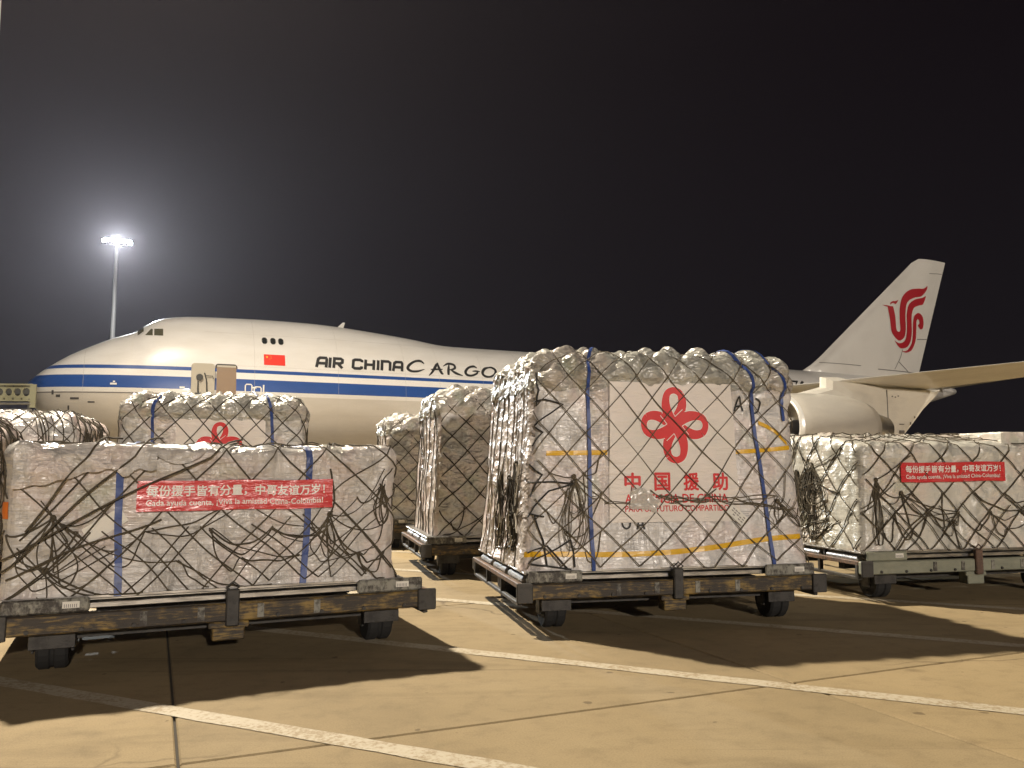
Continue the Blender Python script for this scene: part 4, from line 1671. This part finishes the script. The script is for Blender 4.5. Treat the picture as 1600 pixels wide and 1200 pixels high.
# phoenix mark traced as bands (units: 923 x 1200 drawing box laid on the fin)
C00, C10, C01, C11 = (61.09, 17.40), (68.95, 18.18), (60.66, 10.37), (68.40, 10.80)


def em(zx, zy):
    a, b = zx / 923, zy / 1200
    q = [C00[i] * (1 - a) * (1 - b) + C10[i] * a * (1 - b) + C01[i] * (1 - a) * b + C11[i] * a * b for i in (0, 1)]
    return q


def band(left, right, sub=8):
    l = spline(left, sub)
    r_ = spline(right, sub)
    n = min(len(l), len(r_))
    mb = MB()
    rows = []
    for p, q in zip(l[:n], r_[:n]):
        rows.append([finp(*em(p[0] + (q[0] - p[0]) * t / 3, p[1] + (q[1] - p[1]) * t / 3)) for t in range(4)])
    mb.grid(rows, 0, 0)
    mb.build('emblem_band', 'emblem_red', fin)


band([(140, 450), (165, 640), (190, 830), (290, 945), (375, 900), (398, 780), (392, 560), (420, 400), (520, 330), (640, 305), (722, 215), (735, 155)],
     [(215, 455), (240, 600), (255, 780), (290, 822), (315, 790), (306, 640), (310, 470), (355, 310), (460, 215), (580, 195), (670, 195), (730, 158)])
band([(225, 945), (300, 985), (375, 960), (412, 880), (418, 740), (413, 560), (450, 420), (550, 350), (650, 330), (705, 300)],
     [(245, 975), (320, 1055), (420, 1040), (480, 950), (495, 800), (487, 600), (520, 480), (600, 440), (665, 420), (712, 315)])
band([(340, 1095), (420, 1090), (490, 1000), (512, 880), (512, 700), (530, 600), (590, 548), (660, 590), (685, 690), (670, 770), (630, 782)],
     [(355, 1105), (420, 1118), (500, 1080), (555, 960), (568, 800), (566, 690), (580, 640), (610, 655), (618, 700), (600, 715), (590, 720)])
band([(75, 432), (120, 452), (150, 462)], [(75, 430), (125, 436), (170, 446)])
band([(178, 432), (215, 405), (250, 420), (275, 395)], [(180, 400), (215, 378), (250, 378), (292, 360)])


# wings: airfoil lofts
def airfoil(n=14):
    xs = [(1 - math.cos(math.pi * i / n)) / 2 for i in range(n + 1)]
    up = [(x, .594 * math.sqrt(x) * .5 - .3 * x * .35 - .17 * x * x + .06 * x ** 3 - .02 * x) for x in xs]
    up = [(x, 5 * .2 * (.2969 * math.sqrt(x) - .126 * x - .3516 * x * x + .2843 * x ** 3 - .1036 * x ** 4)) for x in xs]
    return [(x, y) for x, y in up[::-1]] + [(x, -y * .85) for x, y in up[1:-1]]


AF = airfoil()


def wing_le(lat):
    return 18.5 + (lat - 3.25) * .87


def wing_te(lat):
    return 34.2 + max(0, lat - 3.25) * .06 if lat < 12.5 else 34.75 + (lat - 12.5) * .64


def wing_z(lat):
    return 3.95 + (lat - 3.25) * .083 + max(0, lat - 20) * .012


def make_wing():
    rows = []
    for lat in (2.0, 3.25, 5, 7, 9, 11, 12.5, 14.5, 17, 19, 20.8, 23, 25.5, 28, 30, 31.2):
        le, te, zz = wing_le(lat), wing_te(lat), wing_z(lat)
        c_ = te - le
        th = c_ * float(np.interp(lat, [3, 12, 31], [.125, .10, .085]))
        tw = math.radians(float(np.interp(lat, [3, 31], [2.0, -1.5])))
        rows.append([(le + x * c_, -lat, zz + y * th * 1.0 - (x - .3) * c_ * math.tan(tw) - .10 * c_ * x * x * .25) for x, y in AF])
    mb = MB()
    mb.grid(rows, 0, 0, closed_u=True)
    mb.f.append(tuple(range((len(rows) - 1) * len(AF), len(rows) * len(AF))))
    mb.mi.append(0)
    wing = mb.build('wing', 'wing_paint', plane, smooth=True, normals=True)
    # polished leading edge slat, panel by panel
    a = 4.2
    for k in range(11):
        b = a + 2.35
        mb = MB()
        rr = []
        for lat in np.linspace(a, b - .05, 6):
            le, te, zz = wing_le(lat), wing_te(lat), wing_z(lat)
            c_ = te - le
            th = c_ * float(np.interp(lat, [3, 12, 31], [.125, .10, .085]))
            tw = math.radians(float(np.interp(lat, [3, 31], [2.0, -1.5])))
            row = []
            for x, y in [q for q in AF if q[0] < .06]:
                row.append((le + x * c_ - .02, -lat, zz + y * th * 1.06 - (x - .3) * c_ * math.tan(tw) - .025 * c_ * x * x))
            rr.append(row)
        mb.grid(rr, 0, 0)
        mb.build('slat', 'slat_metal', wing, smooth=True, normals=True)
        a = b
    # flap track fairings
    for lat, ln in ((9.0, 4.6), (14.6, 4.2), (17.6, 3.8)):
        te, zz = wing_te(lat), wing_z(lat)
        mb = MB()
        c0 = te - ln * .62
        mb.lathe([(c0, .03), (c0 + .15 * ln, .24), (c0 + .4 * ln, .36), (c0 + .7 * ln, .27), (c0 + ln, .02)], (0, -lat, zz - .55), 'x', 14)
        mb.build('flap_fairing', 'wing_paint', wing, smooth=True)
    mb = MB()
    rows = []
    for q in (0, .3, .6, 1):
        le = wing_le(31.2) + .8 + q * 2.0
        te = wing_te(31.2) + q * 1.2
        rows.append([(le + x * (te - le), -31.2 - q * .7 + y * .2, wing_z(31.2) + q * 1.8 + .0 * y) for x, y in AF])
    mb.grid(rows, 0, 0, closed_u=True)
    mb.build('winglet', 'fin_paint', wing, smooth=True, normals=True)
    return wing


def make_engine(lat, st, zc):
    e = empty('engine')
    e.parent = plane
    mb = MB()
    o = (st, -lat, zc)
    prof = [(.1, 1.10), (-.4, 1.13), (-.75, 1.17), (-.92, 1.23), (-1.0, 1.30), (-.96, 1.36), (-.8, 1.43), (-.4, 1.49), (.4, 1.54), (1.6, 1.54), (2.8, 1.47), (3.5, 1.35), (4.0, 1.22), (4.02, 1.17), (3.4, 1.15)]
    mb.lathe(prof, o, 'x', 40, caps=False)
    mb.build('nacelle', 'hull_white', e, smooth=True, normals=False)
    mb = MB()
    mb.lathe([(-.76, 1.165), (-.92, 1.225), (-1.005, 1.30), (-.96, 1.366), (-.8, 1.437)], o, 'x', 40, caps=False)
    mb.build('intake_lip', 'slat_metal', e, smooth=True)
    mb = MB()
    mb.lathe([(.1, 1.11), (.1, .01)], o, 'x', 40, caps=False)
    fan = mb.build('fan', 'engine_dark', e)
    mb = MB()
    for k in range(30):
        a = 2 * math.pi * k / 30
        r0, r1 = .34, 1.09
        b = a + .16
        mb.add([(o[0] + .02, o[1] + r0 * math.cos(a), o[2] + r0 * math.sin(a)), (o[0] - .10, o[1] + r1 * math.cos(a + .05), o[2] + r1 * math.sin(a + .05)), (o[0] + .07, o[1] + r1 * math.cos(b + .05), o[2] + r1 * math.sin(b + .05)), (o[0] + .07, o[1] + r0 * math.cos(b), o[2] + r0 * math.sin(b))], [(0, 1, 2, 3)])
    mb.build('fan_blades', 'engine_metal', fan)
    mb = MB()
    mb.lathe([(-.55, .005), (-.48, .12), (-.3, .24), (0, .34), (.09, .34)], o, 'x', 20, caps=False)
    mb.build('spinner', 'engine_dark', e, smooth=True)
    mb = MB()
    mb.lathe([(3.3, .95), (4.0, .92), (4.7, .80), (5.5, .62), (5.5, .54), (5.2, .5)], o, 'x', 30, caps=False)
    mb.build('core_cowl', 'engine_metal', e, smooth=True)
    mb = MB()
    mb.lathe([(5.0, .44), (5.5, .38), (6.0, .22), (6.3, .02)], o, 'x', 20, caps=False)
    mb.build('exhaust_plug', 'engine_dark', e, smooth=True)
    # pylon: blade from nacelle crown to wing underside with trailing fairing
    wz = wing_z(lat)
    le = wing_le(lat)
    c_ = wing_te(lat) - le
    out = [(st - .3, zc + 1.40), (st + 1.6, zc + 1.86), (le - .5, wz + .18), (le + .6, wz + .22), (le + c_ * .55, wz - .2), (le + c_ * .98 + 1.2, wz - .10), (st + 9.0, zc + 1.62), (st + 8.16, zc + 1.02), (st + 7.4, zc + .32), (st + 6.75, zc - .25), (st + 6.1, zc - .56), (st + 5.4, zc - .42), (st + 4.4, zc + .5), (st + 3.6, zc + 1.0), (st + 2.0, zc + 1.2)]
    mb = MB()
    n = len(out)
    ctr = (st + 4.8, zc + 1.0)
    ringo = []
    for k_, w_ in ((1.0, .05), (.955, .20), (.86, .30), (.5, .36)):
        ringo.append([(ctr[0] + (p[0] - ctr[0]) * k_, w_, ctr[1] + (p[1] - ctr[1]) * k_) for p in out])
    for s_ in (1, -1):
        for a in range(3):
            mb.grid([[(p[0], -lat + s_ * p[1], p[2]) for p in ringo[a]], [(p[0], -lat + s_ * p[1], p[2]) for p in ringo[a + 1]]], 0, 0, closed_u=True)
        mb.add([(p[0], -lat + s_ * p[1], p[2]) for p in ringo[3]], [tuple(range(n))])
    mb.grid([[(p[0], -lat + p[1], p[2]) for p in ringo[0]], [(p[0], -lat - p[1], p[2]) for p in ringo[0]]], 0, 0, closed_u=True)
    py = mb.build('pylon', 'wing_paint', plane, normals=True)
    yy = -lat - .375
    for (x, zz, w_, h_) in ((5.4, 1.0, .035, 1.7), (5.75, 1.55, .06, .06), (5.95, 1.52, .06, .06), (6.15, 1.58, .06, .05), (5.6, -.1, .14, .2), (6.3, -.12, .3, .16), (6.3, .25, .3, .03), (6.9, .3, .05, .12), (7.2, .6, .05, .1)):
        mb = MB()
        mb.box((st + x, yy + .01, zc + zz), (w_, .03, h_))
        mb.build('pylon_panel', 'seam', py)
    mb = MB()
    mb.tube([(st + 4.4, yy, zc + .15), (st + 5.6, yy + .02, zc - .35)], .035, 5)
    mb.build('drain_pipe', 'seam', py)
    return e


m = mat('hull_white', (.74, .71, .67), .36, coat=.25)
g = NT(m)
g.l(g.ramp(g.noise(g.mapping((.3, 1, 1)), 1.4, 5, .6), [(.3, (.50, .47, .42)), (.6, (.58, .55, .49))]), g.b.inputs['Base Color'])
wing = make_wing()
eng1 = make_engine(20.8, 31.65, 3.28)
eng2 = make_engine(11.7, 22.9, 2.75)


def mirror_tree(o, parent):
    c = copy_tree(o, parent)
    c.scale = (1, -1, 1)
    return c


for o in list(plane.children):
    if o.name.split('.')[0] in ('wing', 'engine', 'pylon'):
        mirror_tree(o, plane)
# tailplane
for s_ in (1, -1):
    rows = []
    for lat in (.6, 2, 5, 8, 11.0):
        le = 59.5 + lat * .80
        te = 67.6 + lat * .22
        zz = 7.95 + lat * .085
        rows.append([(le + x * (te - le), -lat * s_, zz + y * (te - le) * .1) for x, y in AF])
    mb = MB()
    mb.grid(rows, 0, 0, closed_u=True)
    mb.f.append(tuple(range(4 * len(AF), 5 * len(AF))))
    mb.mi.append(0)
    mb.build('horizontal_stabilizer', 'wing_paint', plane, smooth=True, normals=True)
# landing gear
for (st, lat, nx) in ((7.9, 0, 1), (31.2, -5.5, 2), (31.2, 5.5, 2), (34.3, -1.9, 2), (34.3, 1.9, 2)):
    gr = empty('landing_gear')
    gr.parent = plane
    mb = MB()
    mb.tube([(st, lat, .62), (st, lat, 2.9)], .16, 12)
    mb.tube([(st + .1, lat, 1.2), (st + 1.0, lat, 2.8)], .07, 8)
    mb.tube([(st - (nx - 1) * .75, lat, .62), (st + (nx - 1) * .75 + .01, lat, .62)], .12, 8)
    mb.build('strut', 'engine_metal', gr)
    for i in range(nx):
        for s_ in (-1, 1):
            mb = MB()
            x = st + (i * 1.5 - .75 if nx == 2 else 0)
            mb.lathe([(-.2, .35), (-.2, .54), (-.12, .61), (.12, .61), (.2, .54), (.2, .35)], (x, lat + s_ * .48, .61), 'y', 26)
            w = mb.build('wheel', 'rubber', gr)
            mb = MB()
            mb.lathe([(-.205, .05), (-.15, .3), (-.12, .35), (.12, .35), (.15, .3), (.205, .05)], (x, lat + s_ * .48, .61), 'y', 20)
            mb.build('rim', 'engine_metal', w)
mb = MB()
for s_ in (-1, 1):
    mb.box((7.6, s_ * .75, 2.05), (2.6, .05, 1.0))
mb.build('gear_door', 'hull_white', plane)


# ------------------------------------------------------------------ cargo loader by the nose and boarding stairs
def make_loader():
    r_ = empty('cargo_loader', (-23.75, 36.6, 0), R(4), 'olive cargo loader with round holed side plate before the aircraft nose', 'loader')
    # side plates with lightening holes
    for yy in (-1.6,):
        mb = MB()
        mb.box((1.95, yy + .3, 4.70), (2.2, .04, .66))
        mb.build('hole_backing', 'loader_dark', r_)  # dark backing sheet, added so the holes look dark
        mb = MB()
        n, cw, h = 6, .36, .62
        for k in range(n):
            cx = 1.05 + k * cw
            rad = .13 + .010 * k
            hh = h
            inner, outer = [], []
            for a in range(16):
                an = 2 * math.pi * (a + .5) / 16
                inner.append((cx + rad * .85 * math.cos(an), 4.72 + rad * math.sin(an)))
                m_ = max(abs(math.cos(an)), abs(math.sin(an)))
                outer.append((cx + cw / 2 * math.cos(an) / m_, 4.70 + hh / 2 * math.sin(an) / m_))
            for y2, fl_ in ((yy, 0), (yy + .05, 1)):
                vs = [(p[0], y2, p[1]) for p in inner] + [(p[0], y2, p[1]) for p in outer]
                mb.add(vs, [(a, (a + 1) % 16, 16 + (a + 1) % 16, 16 + a) for a in range(16)])
            mb.add([(p[0], yy, p[1]) for p in inner] + [(p[0], yy + .05, p[1]) for p in inner], [(a, (a + 1) % 16, 16 + (a + 1) % 16, 16 + a) for a in range(16)])
        mb.build('side_plate', 'loader_paint', r_)
        mb = MB()
        mb.box((1.95, yy, 5.04), (2.3, .09, .07))
        mb.box((1.95, yy, 4.36), (2.3, .09, .07))
        mb.box((3.14, yy, 4.55), (.25, .08, 1.0))
        mb.box((.84, yy, 4.6), (.12, .08, .95))
        mb.build('plate_edge', 'loader_paint', r_)
        for zz in (4.22, 3.95):
            mb = MB()
            mb.tube([(-3, yy, zz), (3.1, yy, zz)], .05, 8)
            mb.build('guard_rail', 'alu', r_)
        for x in (-2.8, -1.3, .2, 1.6, 3.0):
            mb = MB()
            mb.box((x, yy, 4.05), (.08, .08, .75))
            mb.build('rail_post', 'loader_dark', r_)
    mb = MB()
    mb.box((0, 0, 3.55), (6.6, 3.1, .28), bev=.03)
    mb.build('platform', 'loader_paint', r_)
    for k in range(11):
        mb = MB()
        mb.lathe([(-1.4, .05), (1.4, .05)], (-3 + k * .6, 0, 3.74), 'y', 10)
        mb.build('roller', 'alu', r_)
    for s_ in (-1, 1):
        for a, b in (((-2.6, .9), (2.6, 3.4)), ((-2.6, 3.4), (2.6, .9))):
            mb = MB()
            mb.tube([(a[0], s_ * 1.2, a[1]), (b[0], s_ * 1.2, b[1])], .11, 4)
            mb.build('scissor_arm', 'loader_dark', r_)
    mb = MB()
    mb.box((0, 0, .72), (6.8, 2.6, .4), bev=.04)
    mb.build('chassis', 'loader_paint', r_)
    for x in (-2.3, 2.3):
        for s_ in (-1, 1):
            mb = MB()
            mb.lathe([(-.16, .25), (-.16, .42), (-.1, .48), (.1, .48), (.16, .42), (.16, .25)], (x, s_ * 1.25, .48), 'y', 22)
            w = mb.build('wheel', 'rubber', r_)
            mb = MB()
            mb.lathe([(-.165, .04), (-.12, .25), (.12, .25), (.165, .04)], (x, s_ * 1.25, .48), 'y', 16)
            mb.build('rim', 'wheel_rim', w)


make_loader()


def make_stairs():
    # stands beside the open door, square to the hull
    p = Vector((AX, AY, 0)) + Matrix.Rotation(APSI, 3, 'Z') @ Vector((9.9, -4.35, 0))
    r_ = empty('boarding_stairs', (p.x, p.y, 0), APSI, 'white railed boarding stairs under the open aircraft door', 'stairs')
    mb = MB()
    mb.box((0, 0, 4.72), (2.2, 1.5, .12), bev=.02)
    mb.build('landing', 'alu', r_)
    for (x0, x1, h) in ((.30, .62, .92), (.74, 1.08, .80)):
        mb = MB()
        mb.tube([(x0, -.7, 4.78), (x0, -.7, 4.78 + h - .06), (x0 + .05, -.7, 4.78 + h), (x1 - .05, -.7, 4.78 + h), (x1, -.7, 4.78 + h - .06), (x1, -.7, 4.78)], .032, 8)
        mb.build('handrail', 'white_paint', r_)
    mb = MB()
    mb.tube([(1.2, -.7, 4.78), (1.2, -.7, 5.70)], .04, 8)
    mb.build('rail_post', 'white_paint', r_)
    for k in range(18):
        mb = MB()
        mb.box((1.25 + k * .30, -.1, 4.62 - k * .255), (.32, 1.2, .05))
        mb.build('step', 'alu', r_)
    for s_ in (-1, 1):
        mb = MB()
        mb.tube([(1.0, -.1 + s_ * .64, 4.6), (6.5, -.1 + s_ * .64, .12)], .09, 4)
        mb.build('stringer', 'white_paint', r_)
        mb = MB()
        mb.tube([(-.9, s_ * .6, 0.3), (-.9, s_ * .6, 4.68)], .08, 6)
        mb.tube([(.9, s_ * .6, 0.3), (.9, s_ * .6, 4.68)], .08, 6)
        mb.build('support_leg', 'white_paint', r_)
    mb = MB()
    mb.box((1.4, 0, .34), (5.2, 1.3, .2), bev=.02)
    mb.build('chassis', 'white_paint', r_)
    for x in (-.7, 3.4):
        for s_ in (-1, 1):
            mb = MB()
            mb.lathe([(-.1, .12), (-.1, .26), (-.05, .3), (.05, .3), (.1, .26), (.1, .12)], (x, s_ * .7, .3), 'y', 18)
            mb.build('wheel', 'rubber', r_)


make_stairs()


# ------------------------------------------------------------------ flood light masts
def make_mast(key, label, lens):
    c = MASTS[key]
    r_ = empty('light_mast', c['loc'], 0, label, 'light mast', 'apron flood light masts')
    h = c['h']
    mb = MB()
    mb.lathe([(0, .42), (h * .5, .30), (h - .4, .17), (h + .5, .15)], (0, 0, 0), 'z', 16)
    mb.build('pole', 'mast_steel', r_, smooth=True)
    mb = MB()
    mb.lathe([(0, .75), (.12, .75), (.14, .48), (.9, .44)], (0, 0, 0), 'z', 16)
    mb.build('foot', 'mast_steel', r_)
    aim = Vector(c['beams'][0][0]) - Vector((c['loc'][0], c['loc'][1], h))
    hor = Vector((aim.x, aim.y, 0)).normalized()
    side = Vector((-hor.y, hor.x, 0))
    mb = MB()
    for k in range(12):
        a, b = 2 * math.pi * k / 12, 2 * math.pi * (k + 1) / 12
        mb.tube([(1.35 * math.cos(a), 1.35 * math.sin(a), h), (1.35 * math.cos(b), 1.35 * math.sin(b), h)], .06, 6)
    for k in range(4):
        a = math.pi * k / 2
        mb.tube([(0, 0, h), (1.35 * math.cos(a), 1.35 * math.sin(a), h)], .06, 6)
    mb.build('head_frame', 'mast_steel', r_)
    dn = aim.normalized()
    rot = dn.to_track_quat('-Z', 'Y').to_matrix()
    for k in range(8):
        off = hor * (1.2 if k < 5 else .5) + side * ((k - 2) * .62 if k < 5 else (k - 6) * 1.45)
        p = Vector((0, 0, h)) + off
        fl_ = MB()
        fl_.box(p - dn * .12, (.52, .44, .24), rot=rot, bev=.03)
        o = fl_.build('floodlight', 'lamp_housing', r_)
        lb = MB()
        lb.box(p + dn * .008, (.44, .36, .012), rot=rot)
        lb.build('lens', lens, o)
    for (to, power, cone, blend) in c['beams']:
        start = Vector((0, 0, h)) + hor * 1.9 - Vector((0, 0, .2))
        bd = (Vector(to) - Vector(c['loc']) - start).normalized()
        ld_ = bpy.data.lights.new('floodlight_beam', 'SPOT')
        ld_.energy = power
        ld_.color = c['col']
        ld_.spot_size = R(cone)
        ld_.spot_blend = blend
        ld_.shadow_soft_size = .5 if key != 'behind' else 1.4
        lo_ = bpy.data.objects.new('floodlight_beam', ld_)
        COL.objects.link(lo_)
        lo_.parent = r_
        lo_.location = start
        lo_.rotation_euler = bd.to_track_quat('-Z', 'Y').to_euler()
    return r_


make_mast('far', 'tall pole with dazzling white flood lamps behind the aircraft nose', 'lamp_lens_far')
make_mast('near', 'thick grey lamp mast at the upper left photo edge', 'lamp_lens')
make_mast('behind', 'unseen flood light mast assumed as fill behind the photographer', 'lamp_lens')  # assumed fill mast, lights the load fronts from out of view
make_mast('right', 'unseen flood light mast added as fill beyond the right photo edge', 'lamp_lens')

# ------------------------------------------------------------------ thin air volume, added to imitate lens glare round the lamps
mb = MB()
mb.box((0, 0, 17.5), (540, 540, 37))
hz = mb.build('glow_volume', 'paper')
hz.data.materials.clear()
hm = bpy.data.materials.new('glow_air')
hm.use_nodes = True
hm.cycles.homogeneous_volume = True
hm.node_tree.nodes.clear()
ho = hm.node_tree.nodes.new('ShaderNodeOutputMaterial')
hv = hm.node_tree.nodes.new('ShaderNodeVolumePrincipled')
hv.inputs['Color'].default_value = (.92, .86, .95, 1)
hv.inputs['Density'].default_value = GLOW_DENSITY
hv.inputs['Anisotropy'].default_value = .62
hm.node_tree.links.new(hv.outputs[0], ho.inputs['Volume'])
hz.data.materials.append(hm)
hz['kind'] = 'stuff'
hz['label'] = 'thin air volume added to give the flood lamps a glow'
